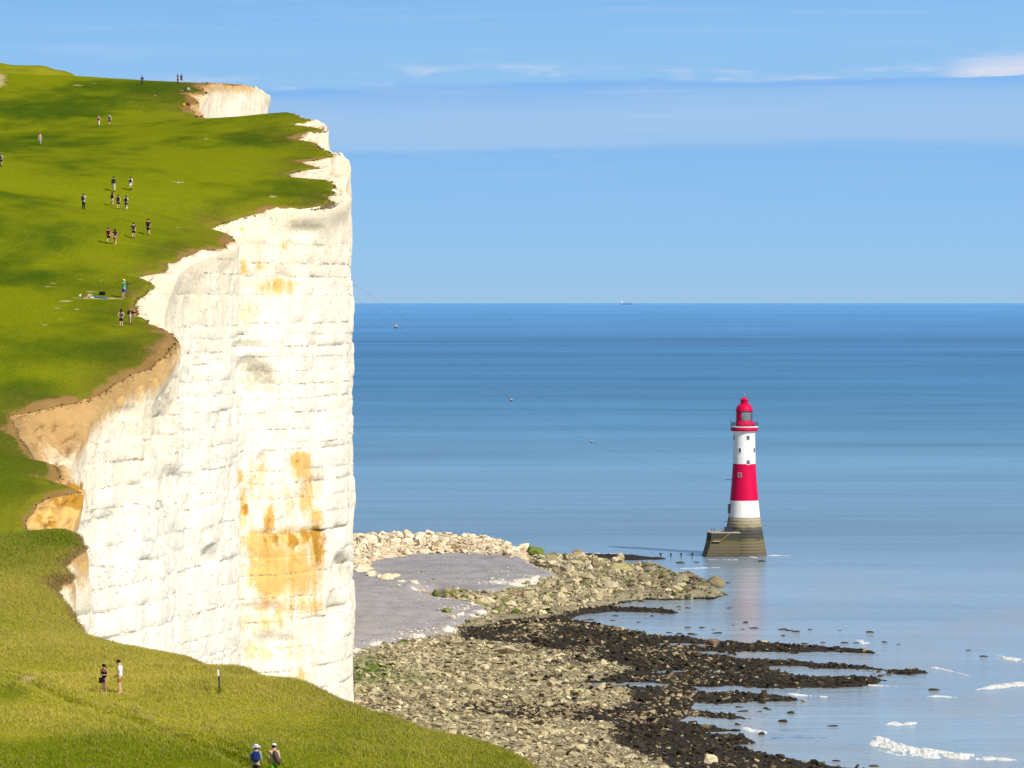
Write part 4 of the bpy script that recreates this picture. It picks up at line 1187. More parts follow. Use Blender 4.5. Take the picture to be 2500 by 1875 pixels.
# ------------------------------------------------------------ lighthouse
LB = at(1816.7, 1355, 1005); LX, LY = float(LB[0]), float(LB[1])
red = flat('red_paint', (0.58, 0.001, 0.058), 0.5, 0, .08, 1.2, .12)
whitep = flat('white_paint', (0.80, 0.79, 0.76), 0.5, 0, .05, .8)
def weathered(mt, tone, amt):
    q_ = G(mt.node_tree); b_ = q_.n['Principled BSDF']; src = b_.inputs['Base Color'].links[0].from_socket
    P_ = q_.pos()
    st1 = q_.ss(q_.noise(q_.scale(P_, 1.6, 1.6, .10), 1.0, 4, .6), .50, .74)
    st2 = q_.ss(q_.noise(q_.scale(P_, .5, .5, .4), 1.0, 5, .65), .45, .7)
    q_.l.new(q_.mix(q_.m('MULTIPLY', q_.m('ADD', q_.m('MULTIPLY', st1, .7), q_.m('MULTIPLY', st2, .3)), amt), src, tone), b_.inputs['Base Color'])
weathered(whitep, (.42, .36, .26, 1), .38)
weathered(red, (.30, .03, .05, 1), .55)
iron = flat('black_iron', (0.030, 0.034, 0.042), 0.5)
dimg = flat('window_glass', (0.05, 0.06, 0.07), 0.15, 0, .1, 3, .5)
m, q, b = mat_new('granite')
p = q.pos(); X_, Y_, Z_ = q.xyz(p)
nn = q.noise(q.scale(p, .35, .35, .6), 1.0, 5, 0.65)
n2_ = q.noise(q.scale(p, 1.6, 1.6, 3), 1.0, 4, 0.7)
zz = q.m('ADD', Z_, q.m('MULTIPLY', q.m('SUBTRACT', nn, .5), 2.6))
gr_ = q.ramp(q.m('DIVIDE', zz, 11.0, clamp=True), [(0, (.075, .06, .04)), (.10, (.115, .09, .05)), (.32, (.14, .11, .06)), (.39, (.11, .10, .035)), (.44, (.04, .042, .028)), (.58, (.035, .036, .036)), (.66, (.075, .07, .05)), (.74, (.28, .23, .14)), (1, (.42, .36, .25))])
gr_ = q.mix(q.ss(n2_, .45, .7, 0, .4), gr_, (.10, .08, .05, 1))
q.put(b.inputs['Base Color'], gr_)
b.inputs['Roughness'].default_value = .85
q.put(b.inputs['Normal'], q.bump(n2_, .5, .15))
M_GRAN = m
lh = empty('lighthouse', (LX, LY, 0), 'red and white striped lighthouse standing in the sea on a weedy granite base', 'lighthouse')
def rad_z(z_):
    return float(np.interp(z_, [-3, 0, 2.5, 4.5, 7.5, 10.35, 14.8, 21.5, 24.7, 28, 32.6, 33.3], [6.7, 6.15, 5.7, 5.3, 4.75, 4.28, 3.82, 3.26, 3.08, 2.98, 2.90, 3.15]))
def band(name, z0, z1, mat, n=10, flare=False):
    return MB().lathe([(rad_z(z0 + (z1 - z0) * i / n), z0 + (z1 - z0) * i / n) for i in range(n + 1)], 64).obj(name, mat, lh)
# granite foot laid in visible courses
cz = -2.8
k_ = 0
while cz < 10.3:
    z1 = min(cz + .85, 10.35)
    MB().lathe([(rad_z(cz) - .06, cz), (rad_z(cz + .05), cz + .05), (rad_z(z1 - .05), z1 - .05), (rad_z(z1) - .06, z1)], 64).obj('granite_course', M_GRAN, lh)
    cz = z1
band('lower_white_band', 10.353, 14.8, whitep)
band('red_band', 14.803, 24.7, red, 14)
wb = MB().lathe([(rad_z(24.703 + i * .5), 24.703 + i * .5) for i in range(17)] + [(3.0, 33.1), (3.15, 33.35), (3.45, 33.55)], 64).obj('upper_white_band', whitep, lh)
MB().lathe([(3.30, 33.5), (3.66, 33.55), (3.70, 33.9), (3.70, 34.35), (3.62, 34.38)], 64).obj('gallery_rim', red, lh)
MB().lathe([(0.1, 34.5), (3.76, 34.5), (3.76, 34.75), (0.1, 34.75)], 64).obj('gallery_deck', whitep, lh)
MB().lathe([(2.28, 34.75), (2.28, 36.3), (2.18, 36.32)], 48).obj('lantern_base', red, lh)
MB().lathe([(3.05, 34.78), (3.05, 35.75), (2.85, 35.78), (2.85, 34.78)], 40, a0=-.35, a1=1.15).obj('parapet_panel', red, lh)
# lantern room: blank red sector at the left, diamond glazing on the right
MB().lathe([(2.2, 36.3), (2.2, 38.95)], 24, a0=-math.pi, a1=-.42).obj('lantern_screen', red, lh)
glass = flat('lantern_glass', (0.30, 0.36, 0.40), 0.10, 0, .3, 1.2, .8)
MB().lathe([(2.05, 36.35), (2.05, 38.9)], 24, a0=-.42, a1=math.pi).obj('lantern_glazing', glass, lh)
for sgn in (1, -1):
    for j in range(12):
        a_0 = -.42 + j * (math.pi + .42) / 12
        pts_ = []
        for t in range(7):
            a_ = a_0 + sgn * .75 * t / 6
            if a_ < -.42 or a_ > math.pi: continue
            pts_.append((2.13 * math.sin(a_), -2.13 * math.cos(a_), 36.35 + 2.55 * t / 6))
        if len(pts_) > 2: MB().tube(pts_, .045, 5).obj('glazing_bar', iron, lh)
MB().tube([(0, 0, 36.4), (0, 0, 37.0), (0, 0, 37.9), (0, 0, 38.5)], [.6, 1.0, 1.0, .5], 16).obj('lens', flat('lens_glass', (.75, .8, .82), .1), lh)
MB().lathe([(2.22, 38.88), (2.42, 38.9), (2.42, 39.08), (2.22, 39.12)], 48).obj('lantern_gutter', red, lh)
dome = MB().lathe([(2.26 * math.cos(t), 39.12 + 2.0 * math.sin(t)) for t in np.linspace(0, 1.09, 12)], 48).obj('dome', red, lh)
MB().lathe([(1.02, 40.7), (1.04, 41.75), (1.12, 41.8), (1.12, 41.95), (.95, 42.05), (.6, 42.4), (.25, 42.6), (0.02, 42.68)], 36).obj('ventilator', red, lh)
va = MB(); va.tube([(0, 0, 42.6), (0, 0, 43.6)], .05, 6); va.box((.18, 0, 43.45), (.75, .04, .22)); va.box((-.25, 0, 43.4), (.3, .04, .06)); va.obj('weather_vane', flat('galvanised_iron', (.35, .33, .32), .4, .6), lh)
# gallery railing
for j in range(26):
    a_ = 2 * math.pi * j / 26
    MB().tube([(3.62 * math.sin(a_), -3.62 * math.cos(a_), 34.75), (3.62 * math.sin(a_), -3.62 * math.cos(a_), 35.9)], .035, 5).obj('railing_post', iron, lh)
for z_ in (35.15, 35.52, 35.9):
    MB().tube([(3.62 * math.sin(t), -3.62 * math.cos(t), z_) for t in np.linspace(0, 2 * math.pi, 49)], .03, 5, False).obj('railing_bar', iron, lh)
MB().tube([(-3.62, -.4, 34.75), (-3.62, -.4, 36.3), (-4.1, -.4, 36.45)], .06, 6).obj('davit', iron, lh)
for xx_, zz_ in ((-3.1, 35.5), (-2.75, 35.6)):
    mb = MB(); mb.tube([(xx_, -1.0, 34.75), (xx_, -1.0, zz_)], .06, 6); mb.ball((xx_, -1.0, zz_), .14, 8); mb.obj('fog_signal', iron, lh)
# windows
def lwin(ang, z_, w_, h_, frame_mat):
    r_ = rad_z(z_)
    e_ = empty('window', (0, 0, 0), None, None); del e_
def window(ang, z_, w_=.80, h_=1.10, sill=False):
    r_ = rad_z(z_) + .005
    n = Vector((math.sin(ang), -math.cos(ang), 0)); t = Vector((math.cos(ang), math.sin(ang), 0))
    c0 = n * r_ + Vector((0, 0, z_))
    mb = MB()
    for (du, dv, su, sv_) in ((-w_ / 2 - .06, 0, .12, h_ + .24), (w_ / 2 + .06, 0, .12, h_ + .24), (0, h_ / 2 + .06, w_, .12), (0, -h_ / 2 - .06, w_, .12)):
        cc_ = c0 + t * du + Vector((0, 0, dv))
        mb.box(cc_, (su, .22, sv_), ang)
    fr = mb.obj('window', whitep if not sill else flat('grey_stone', (.45, .42, .38)), lh)
    mb = MB(); mb.box(c0 + n * .02, (w_, .06, h_), ang); mb.obj('pane', dimg, fr)
    mb = MB(); mb.box(c0 + n * .07, (.05, .05, h_), ang); mb.box(c0 + n * .07 + Vector((0, 0, .1)), (w_, .05, .05), ang); mb.obj('glazing_bar', flat('grey_frame', (.25, .26, .26)), fr)
def wa(off, hw): return math.asin(max(-1, min(1, off / hw)))
for off, hw, yz in ((-190, 201, 890), (58, 200, 890), (-92, 201, 1118), (172, 202, 1118), (60, 208, 1340)):
    window(wa(off, hw), 69.1 - (950 + yz / 7.54 - 730) * .11044)
window(wa(-95, 215), 69.1 - (950 + 1570 / 7.54 - 730) * .11044, .75, 1.0, True)
MB().box((-3.95, -1.2, 12.6), (.35, 1.0, 2.5), -1.25).obj('door', flat('dark_door', (.03, .035, .04)), lh)
MB().tube([(-3.2, -.3, 20.4), (-5.1, -.3, 20.4)], .07, 6).obj('bracket', iron, lh)
MB().tube([(-4.2, -.3, 9.1), (-5.1, -.3, 9.1)], .06, 6).obj('bracket', iron, lh)
MB().tube([(-4.1, -1.5, 11.4), (-4.6, -1.4, 8.5), (-4.9, -1.3, 6.7)], .07, 6).obj('ladder', iron, lh)
# landing stage: battered masonry block in courses, with stair
def prism(x0t, x1t, y0, y1, z0, z1, zt, x0b):
    f = lambda z_: x0t + (x0b - x0t) * max(0, (zt - z_) / zt) ** 1.6
    V_ = []
    for z_ in (z0, z1):
        a = f(z_)
        V_ += [(a + .9, y0, z_), (x1t, y0, z_), (x1t, y1, z_), (a + .9, y1, z_), (a, y1 - 1.3, z_), (a, y0 + 1.3, z_)]
    n = 6
    return V_, [tuple(range(n))[::-1], tuple(range(n, 2 * n))] + [(i, (i + 1) % n, n + (i + 1) % n, n + i) for i in range(n)]
z_ = -2.6
while z_ < 6.35:
    z1 = min(z_ + .88, 6.35)
    V_, F_ = prism(-10.1, -1.6, -7.6, -.2, z_, z1 - .04, 6.35, -11.5)
    MB().add(V_, F_).obj('landing_course', M_GRAN, lh); z_ = z1
V_, F_ = prism(-10.2, -1.5, -7.75, -.2, 6.35, 6.6, 6.35, -10.2)
MB().add(V_, F_).obj('landing_deck', flat('concrete', (.40, .34, .26)), lh)
for k in range(9):
    MB().box((-4.7 - k * .22 * 1.15, -7.85, 6.1 - k * .22), (.34, .5, .16)).obj('step', flat('rusty_step', (.42, .24, .09)) if k == 0 else bpy.data.materials['rusty_step'], lh)
MB().box((-7.9, -7.9, 4.25), (2.0, .6, .16)).obj('stair_landing', flat('pale_step', (.55, .45, .25)), lh)
MB().box((-4.55, -5.2, 7.25), (2.2, 1.6, 1.3)).obj('winch_box', flat('navy_box', (.02, .03, .055)), lh)
for xx_ in (-9.2, -8.7, -8.3, -6.4, -6.1, -5.75):
    MB().tube([(xx_, -7.0, 6.6), (xx_, -7.0, 7.9)], .05, 5).obj('railing_post', iron, lh)

# stumps of the old cableway in the water
for i, (sx, lab) in enumerate(((1613, 'leftmost black stump in the water, next to the ridge rocks'), (1638, 'second and smallest black stump in the row'), (1663, 'third black stump of the row'), (1690, 'black stump nearest the lighthouse landing'))):
    w_ = at(sx, 1356, 1000)
    e_ = empty('mooring_stump', (w_[0], w_[1], 0), lab, 'stump', 'stumps in a row beside the lighthouse')
    MB().box((0, 0, .1), (.36, .36, 1.0)).obj('post', iron, e_)
    MB().box((0, 0, .72), (.74 if i != 1 else .5, .7, .28)).obj('cap', iron, e_)

# cables from the clifftop to the lighthouse with marker floats
def cable(p0, p1, sag, label):
    pts_ = [np.array(p0) * (1 - t) + np.array(p1) * t - np.array([0, 0, sag * 4 * t * (1 - t)]) for t in np.linspace(0, 1, 60)]
    tag(MB().tube(pts_, .010, 4, smooth=False).obj('cable', iron), label, 'cable')
    return pts_
A0 = at(850, 716, 476); A1 = (LX - 3.3, LY - .6, 20.6)
ca = cable(A0, A1, 6, 'lower thin cable from the cliff face to the lighthouse')
cb = cable(A0 + np.array([0, 0, 1.6]), (LX - 3.4, LY + .2, 23.4), 4.5, 'upper thin cable from the cliff face to the lighthouse')
def on_cable(pts_, px):
    for a, b_ in zip(pts_[:-1], pts_[1:]):
        xa, xb = pix(np.array([a, b_]))[0]
        if xa <= px <= xb:
            t = (px - xa) / (xb - xa); return a * (1 - t) + b_ * t
for px_m, lab in ((966, 'cable marker closest to the cliff'), (1248, 'cable marker midway over the sea'), (1444, 'cable marker closest to the lighthouse')):
    w_ = on_cable(ca, px_m)
    e_ = empty('cable_marker', tuple(w_), lab, 'marker', 'round markers hung on the cable')
    MB().ball((0, 0, .05), .26, 10, (1, 1, .7)).obj('float', flat('pink_float', (.36, .27, .28)) if px_m == 966 else bpy.data.materials['pink_float'], e_)
    MB().ball((0, 0, -.12), .22, 8, (1, 1, .6)).obj('clamp', iron, e_)

# ------------------------------------------------------------ ship and boats
def farship():
    w_ = at(1532, 744, 45000)
    S = tag(bpy.data.objects.new('cargo_ship', None), 'haze-pale low cargo ship hull down on the horizon left of the lighthouse', 'ship'); COL.objects.link(S); S.location = (w_[0], 45000, 0)
    hullm, wh = flat('hazed_hull', (.12, .27, .47), .6), flat('hazed_white', (.70, .78, .82), .6)  # distance haze mixed into both ship colours, pale and bluish
    L = 160
    sec = []
    for x_, hw_, zt in ((-L / 2, 9, 20), (-L / 2 + 12, 13, 19), (-20, 14, 18), (40, 14, 18), (62, 11, 19), (76, 4, 23), (82, .6, 25)):
        sec.append([(x_, -hw_, zt), (x_ - (2 if x_ > 60 else 0), -hw_ * .7, -2), (x_ - (2 if x_ > 60 else 0), hw_ * .7, -2), (x_, hw_, zt)])
    V_ = [v for s_ in sec for v in s_]
    F_ = [(i * 4 + j, (i + 1) * 4 + j, (i + 1) * 4 + (j + 1) % 4, i * 4 + (j + 1) % 4) for i in range(6) for j in range(4)] + [(0, 1, 2, 3), (27, 26, 25, 24)]
    MB().add(V_, F_).obj('hull', hullm, S)
    mb = MB(); mb.box((-66, 0, 30), (16, 24, 22)); mb.box((-66, 0, 44), (12, 28, 6)); mb.obj('superstructure', wh, S)
    MB().box((-74, 0, 40), (6, 7, 14)).obj('funnel', hullm, S)
    MB().tube([(-62, 0, 46), (-62, 0, 58)], .8, 6).obj('mast', wh, S)
    mb = MB()
    for k in range(5): mb.box((-36 + k * 20, 0, 20), (15, 20, 3.5))
    mb.obj('hatch', hullm, S)
    MB().box((70, 0, 24.5), (14, 9, 5)).obj('forecastle', wh, S)
farship()
def sail(px, d, s, label):
    w_ = at(px, 745, d)
    e_ = empty('sailing_boat', (w_[0], d, 0), label, 'boat')
    MB().add([(-4, 0, 1), (4, 0, 1.4), (2.5, 1.2, 1.2), (-3.5, 1.4, 1), (2.5, -1.2, 1.2), (-3.5, -1.4, 1), (-3, 0, -.6), (2.5, 0, -.5)], [(1, 2, 7), (2, 3, 6, 7), (3, 0, 6), (1, 7, 4), (4, 7, 6, 5), (5, 6, 0), (1, 4, 5, 0, 3, 2)]).obj('hull', bpy.data.materials['hazed_white'], e_)
    MB().tube([(0, 0, 1), (0, 0, 13)], .1, 6).obj('mast', bpy.data.materials['hazed_white'], e_)
    MB().add([(-.1, 0, 12.6), (-.1, .05, 2), (-3.8, .5, 2.2), (.2, 0, 11.5), (.2, 0, 1.8), (3.8, .5, 1.8)], [(0, 1, 2), (3, 5, 4)]).obj('sail', bpy.data.materials['hazed_white'], e_)
    e_.scale = (s, s, s)
sail(997, 40000, 1.0, 'tiny white sailing boat on the horizon right of the cliff')

# birds
gullw, crowm = flat('gull_white', (.82, .83, .84), .8), flat('crow_black', (.02, .018, .02), .8)
def bird(px, py, d, span, label, mat=gullw, dark=None, bank=0.3, head=0.0, name='gull', cat='gull', wing_up=.25, group=None):
    w_ = at(px, py, d)
    e_ = empty(name, tuple(w_), label, cat, group)
    e_.rotation_euler = (0, bank, head)
    s_ = span / 2
    mb = MB(); mb.tube([(0, -.42 * s_, 0), (0, -.25 * s_, .01), (0, 0, 0), (0, .28 * s_, 0), (0, .42 * s_, .02), (0, .52 * s_, 0)], [.02 * s_, .08 * s_, .12 * s_, .09 * s_, .07 * s_, .01 * s_], 8); mb.obj('body', mat, e_)
    for sg in (-1, 1):
        V_ = [(0.05 * sg * s_, .14 * s_, .03 * s_), (.45 * sg * s_, .26 * s_, wing_up * .5 * s_), (1.0 * sg * s_, .02 * s_, wing_up * s_ * .7), (.5 * sg * s_, -.06 * s_, wing_up * .5 * s_), (.05 * sg * s_, -.16 * s_, .03 * s_)]
        V_ += [(a, b_, c_ - .025 * s_) for a, b_, c_ in V_]
        MB().add(V_, [(0, 1, 3, 4), (1, 2, 3), (5, 9, 8, 6), (6, 8, 7), (0, 5, 6, 1), (1, 6, 7, 2), (2, 7, 8, 3), (3, 8, 9, 4)]).obj('wing', dark or mat, e_)
    MB().add([(-.05 * s_, -.38 * s_, 0), (.05 * s_, -.38 * s_, 0), (.12 * s_, -.58 * s_, .01), (-.12 * s_, -.58 * s_, .01)], [(0, 1, 2, 3)]).obj('tail', mat, e_)
bird(435, 446, 415, 1.35, 'white gull gliding low over the middle of the green slope', bank=0.05)
bird(546, 123, 420, .65, 'left of the two white gulls close together high in the sky', head=.6)
bird(583, 129, 420, .60, 'right of the two white gulls close together high in the sky', head=.9)
bird(480, 170, 420, .75, 'white gull in the sky just above the skyline couple', head=1.2)
bird(725, 195, 460, .5, 'faint gull against the sky right of the far chalk face', head=1.0)
bird(960, 765, 620, .5, 'dark bird over the horizon water nearest the cliff', crowm, head=.4, name='bird', cat='bird')
bird(1034, 769, 620, .4, 'dark bird over the horizon water, second from the cliff', crowm, head=1.4, name='bird', cat='bird')
bird(1247, 779, 640, .6, 'dark bird over the horizon water furthest from the cliff', crowm, head=1.5, name='bird', cat='bird')
def perched(px, py, h_, label, rz=0):
    w_ = onturf(px, py)
    if w_ is None: return
    e_ = empty('crow', tuple(w_ - Vector((0, 0, .02))), label, 'bird', None, rz)
    MB().tube([(-.55 * h_, 0, .25 * h_), (-.2 * h_, 0, .42 * h_), (.1 * h_, 0, .58 * h_), (.22 * h_, 0, .78 * h_), (.28 * h_, 0, .92 * h_)], [.03 * h_, .18 * h_, .22 * h_, .13 * h_, .09 * h_], 8).obj('body', crowm, e_)
    MB().tube([(.3 * h_, 0, .92 * h_), (.48 * h_, 0, .88 * h_)], [.05 * h_, .01], 6).obj('beak', crowm, e_)
    for k in (-.06, .06): MB().tube([(0, k * h_, 0), (.02, k * h_, .4 * h_)], .02 * h_, 5).obj('leg', crowm, e_)
perched(505, 206, .5, 'black crow perched on the far skyline at the cliff top')
perched(602, 277, .36, 'black crow on the crest below the far chalk face', 1)
perched(581, 280, .25, 'small dark bird on the crest left of the crow', 2)

# marker post in the near turf
w_ = onturf(536, 1692)
if w_ is not None:
    e_ = empty('marker_post', tuple(w_), 'short wooden post with a white plate in the near grass', 'post')
    e_.rotation_euler = (0, -.04, 0)
    MB().box((0, 0, .42), (.075, .075, .96)).obj('post', flat('dark_wood', (.035, .022, .016), .8), e_)
    MB().box((0, 0, 1.04), (.12, .05, .36)).obj('sign_plate', flat('plate_white', (.75, .76, .76), .5), e_)
    MB().box((0.062, 0, 1.04), (.03, .06, .38)).obj('plate_edge', bpy.data.materials['dark_wood'], e_)
    mb = MB()
    for i in range(70):
        a_ = random.uniform(0, 6.28); r_ = random.uniform(0, .3); hh_ = random.uniform(.12, .34)
        x0, y0 = r_ * math.cos(a_), r_ * math.sin(a_); dx, dy = random.uniform(-.12, .12), random.uniform(-.1, .1)
        mb.add([(x0 - .02, y0, -.03), (x0 + .02, y0, -.03), (x0 + dx, y0 + dy, hh_)], [(0, 1, 2)])
    tag(mb.obj('grass_tuft', M_TURF, None, tuple(w_)), 'long dark grass round the foot of the post', kind='stuff')
# ------------------------------------------------------------ people
SKIN = flat('skin', (.56, .33, .22), .6, 0, .08, 12)
SKIN2 = flat('skin_tan', (.40, .21, .12), .6, 0, .08, 12)
def skinned(V_, E2, Rr, root=0, sub=2):
    me = bpy.data.meshes.new('tmp'); me.from_pydata([tuple(v) for v in V_], E2, [])
    o = bpy.data.objects.new('tmp', me); COL.objects.link(o)
    md = o.modifiers.new('s', 'SKIN'); md.use_smooth_shade = True
    sk = me.skin_vertices[0].data
    for i, r_ in enumerate(Rr):
        sk[i].radius = r_ if hasattr(r_, '__len__') else (r_, r_); sk[i].use_root = (i == root)
    m2 = o.modifiers.new('u', 'SUBSURF'); m2.levels = sub
    dg = bpy.context.evaluated_depsgraph_get()
    ev = o.evaluated_get(dg)
    res = bpy.data.meshes.new_from_object(ev)
    vs = [v.co[:] for v in res.vertices]; fs = [tuple(p_.vertices) for p_ in res.polygons]
    bpy.data.objects.remove(o); bpy.data.meshes.remove(me); bpy.data.meshes.remove(res)
    return vs, fs
def joints(pose):
    J = dict(pel=(0, 0, .53), wai=(0, 0, .61), che=(0, 0, .73), nb=(0, 0, .815), nk=(0, .005, .85), hd=(0, .012, .905), ht=(0, .008, .955))
    for s_, n in ((-1, 'l'), (1, 'r')):
        J['s' + n] = (.105 * s_, 0, .80); J['e' + n] = (.135 * s_, -.01, .635); J['w' + n] = (.14 * s_, .035, .49); J['h' + n] = (.14 * s_, .05, .455)
        J['p' + n] = (.052 * s_, 0, .49); J['k' + n] = (.058 * s_, .01, .275); J['a' + n] = (.06 * s_, -.01, .045); J['t' + n] = (.064 * s_, .075, .018)
    if pose in ('walk', 'walk2'):
        a, b_ = ('l', 'r') if pose == 'walk' else ('r', 'l')
        sa = -1 if a == 'l' else 1
        J['k' + a] = (.052 * sa, .07, .285); J['a' + a] = (.05 * sa, .13, .05); J['t' + a] = (.055 * sa, .20, .03)
        J['k' + b_] = (-.052 * sa, -.01, .275); J['a' + b_] = (-.05 * sa, -.12, .075); J['t' + b_] = (-.055 * sa, -.06, .018)
        J['e' + a] = (.135 * sa, -.05, .64); J['w' + a] = (.14 * sa, -.06, .50); J['h' + a] = (.14 * sa, -.055, .465)
        J['e' + b_] = (-.135 * sa, .02, .64); J['w' + b_] = (-.14 * sa, .09, .52); J['h' + b_] = (-.14 * sa, .12, .49)
    if pose == 'phone':
        for s_, n in ((-1, 'l'), (1, 'r')):
            J['e' + n] = (.14 * s_, .01, .645); J['w' + n] = (.045 * s_, .13, .64); J['h' + n] = (.015 * s_, .155, .65)
        J['hd'] = (0, .03, .90); J['ht'] = (0, .045, .945)
    if pose == 'down':
        J['hd'] = (0, .035, .90); J['ht'] = (0, .055, .943)
        for s_, n in ((-1, 'l'), (1, 'r')):
            J['w' + n] = (.10 * s_, .10, .53); J['h' + n] = (.07 * s_, .13, .51)
    if pose == 'camera':
        for s_, n in ((-1, 'l'), (1, 'r')):
            J['e' + n] = (.16 * s_, .07, .72); J['w' + n] = (.07 * s_, .14, .87); J['h' + n] = (.045 * s_, .155, .90)
    if pose == 'tripod':
        J['er'] = (.15, .06, .65); J['wr'] = (.15, .16, .66); J['hr'] = (.15, .19, .66)
        J['el'] = (-.12, .05, .65); J['wl'] = (.02, .15, .66); J['hl'] = (.05, .18, .66)
    if pose == 'hips':
        for s_, n in ((-1, 'l'), (1, 'r')):
            J['e' + n] = (.18 * s_, -.04, .68); J['w' + n] = (.10 * s_, -.08, .585); J['h' + n] = (.05 * s_, -.10, .565)
    if pose == 'bend':
        J['wai'] = (0, .03, .60); J['che'] = (.0, .13, .67); J['nb'] = (0, .20, .70); J['nk'] = (0, .235, .70); J['hd'] = (0, .285, .695); J['ht'] = (0, .33, .68)
        for s_, n in ((-1, 'l'), (1, 'r')):
            J['s' + n] = (.095 * s_, .19, .68); J['e' + n] = (.11 * s_, .25, .55); J['w' + n] = (.08 * s_, .30, .44); J['h' + n] = (.07 * s_, .32, .41)
    if pose == 'lie':      # on the back, head at -x, knees drawn up
        J = dict(pel=(.0, 0, .055), wai=(-.08, 0, .055), che=(-.2, 0, .06), nb=(-.285, 0, .065), nk=(-.315, 0, .07), hd=(-.365, 0, .085), ht=(-.41, 0, .095))
        for s_, n in ((-1, 'l'), (1, 'r')):
            J['s' + n] = (-.27, .10 * s_, .055); J['e' + n] = (-.15, .17 * s_, .035); J['w' + n] = (-.02, .16 * s_, .025); J['h' + n] = (.02, .16 * s_, .022)
            J['p' + n] = (.03, .05 * s_, .06); J['k' + n] = (.15 + .03 * s_, .07 * s_, .235); J['a' + n] = (.24 + .05 * s_, .06 * s_, .04); J['t' + n] = (.31 + .05 * s_, .06 * s_, .02)
    if pose == 'prone':    # stretched out flat, head at +x
        J = dict(pel=(.0, 0, .06), wai=(.08, 0, .07), che=(.2, 0, .095), nb=(.27, 0, .125), nk=(.295, 0, .145), hd=(.335, 0, .185), ht=(.36, 0, .22))
        for s_, n in ((-1, 'l'), (1, 'r')):
            J['s' + n] = (.25, .10 * s_, .12); J['e' + n] = (.29, .13 * s_, .03); J['w' + n] = (.38, .08 * s_, .025); J['h' + n] = (.41, .06 * s_, .03)
            J['p' + n] = (-.03, .05 * s_, .06); J['k' + n] = (-.26, .06 * s_, .04); J['a' + n] = (-.42 + .02 * s_, .06 * s_, .10 if s_ > 0 else .05); J['t' + n] = (-.45, .06 * s_, .16 if s_ > 0 else .03)
    if pose == 'sit':      # seated on the ground, knees up, facing +y
        J = dict(pel=(0, 0, .07), wai=(0, -.02, .15), che=(0, -.01, .27), nb=(0, .005, .345), nk=(0, .015, .375), hd=(0, .03, .43), ht=(0, .03, .48))
        for s_, n in ((-1, 'l'), (1, 'r')):
            J['s' + n] = (.10 * s_, 0, .325); J['e' + n] = (.13 * s_, .07, .22); J['w' + n] = (.08 * s_, .17, .22); J['h' + n] = (.05 * s_, .20, .225)
            J['p' + n] = (.05 * s_, .02, .07); J['k' + n] = (.07 * s_, .20, .22); J['a' + n] = (.06 * s_, .30, .045); J['t' + n] = (.06 * s_, .38, .02)
    if pose == 'cycle':
        J.update(pel=(0, 0, .56), wai=(0, .03, .63), che=(0, .09, .73), nb=(0, .13, .80), nk=(0, .145, .83), hd=(0, .17, .885), ht=(0, .175, .935))
        for s_, n in ((-1, 'l'), (1, 'r')):
            J['s' + n] = (.10 * s_, .12, .79); J['e' + n] = (.14 * s_, .20, .69); J['w' + n] = (.14 * s_, .31, .62); J['h' + n] = (.14 * s_, .34, .62)
            up_ = .12 if s_ < 0 else 0
            J['p' + n] = (.05 * s_, .02, .53); J['k' + n] = (.055 * s_, .17, .38 + up_ * .6); J['a' + n] = (.055 * s_, .10, .15 + up_); J['t' + n] = (.06 * s_, .18, .13 + up_)
    return {k: Vector(v) for k, v in J.items()}
RAD = dict(pel=(.080, .060), wai=(.068, .052), che=(.082, .060), nb=(.052, .042), nk=(.031, .031), hd=(.052, .058), ht=(.043, .048))
for n in 'lr':
    RAD.update({'s' + n: (.034, .034), 'e' + n: (.024, .024), 'w' + n: (.017, .015), 'h' + n: (.020, .013), 'p' + n: (.052, .052), 'k' + n: (.034, .034), 'a' + n: (.021, .021), 't' + n: (.018, .014)})
BE = [('pel', 'wai'), ('wai', 'che'), ('che', 'nb'), ('nb', 'nk'), ('nk', 'hd'), ('hd', 'ht')]
for n in 'lr': BE += [('nb', 's' + n), ('s' + n, 'e' + n), ('e' + n, 'w' + n), ('w' + n, 'h' + n), ('pel', 'p' + n), ('p' + n, 'k' + n), ('k' + n, 'a' + n), ('a' + n, 't' + n)]
_cache = {}
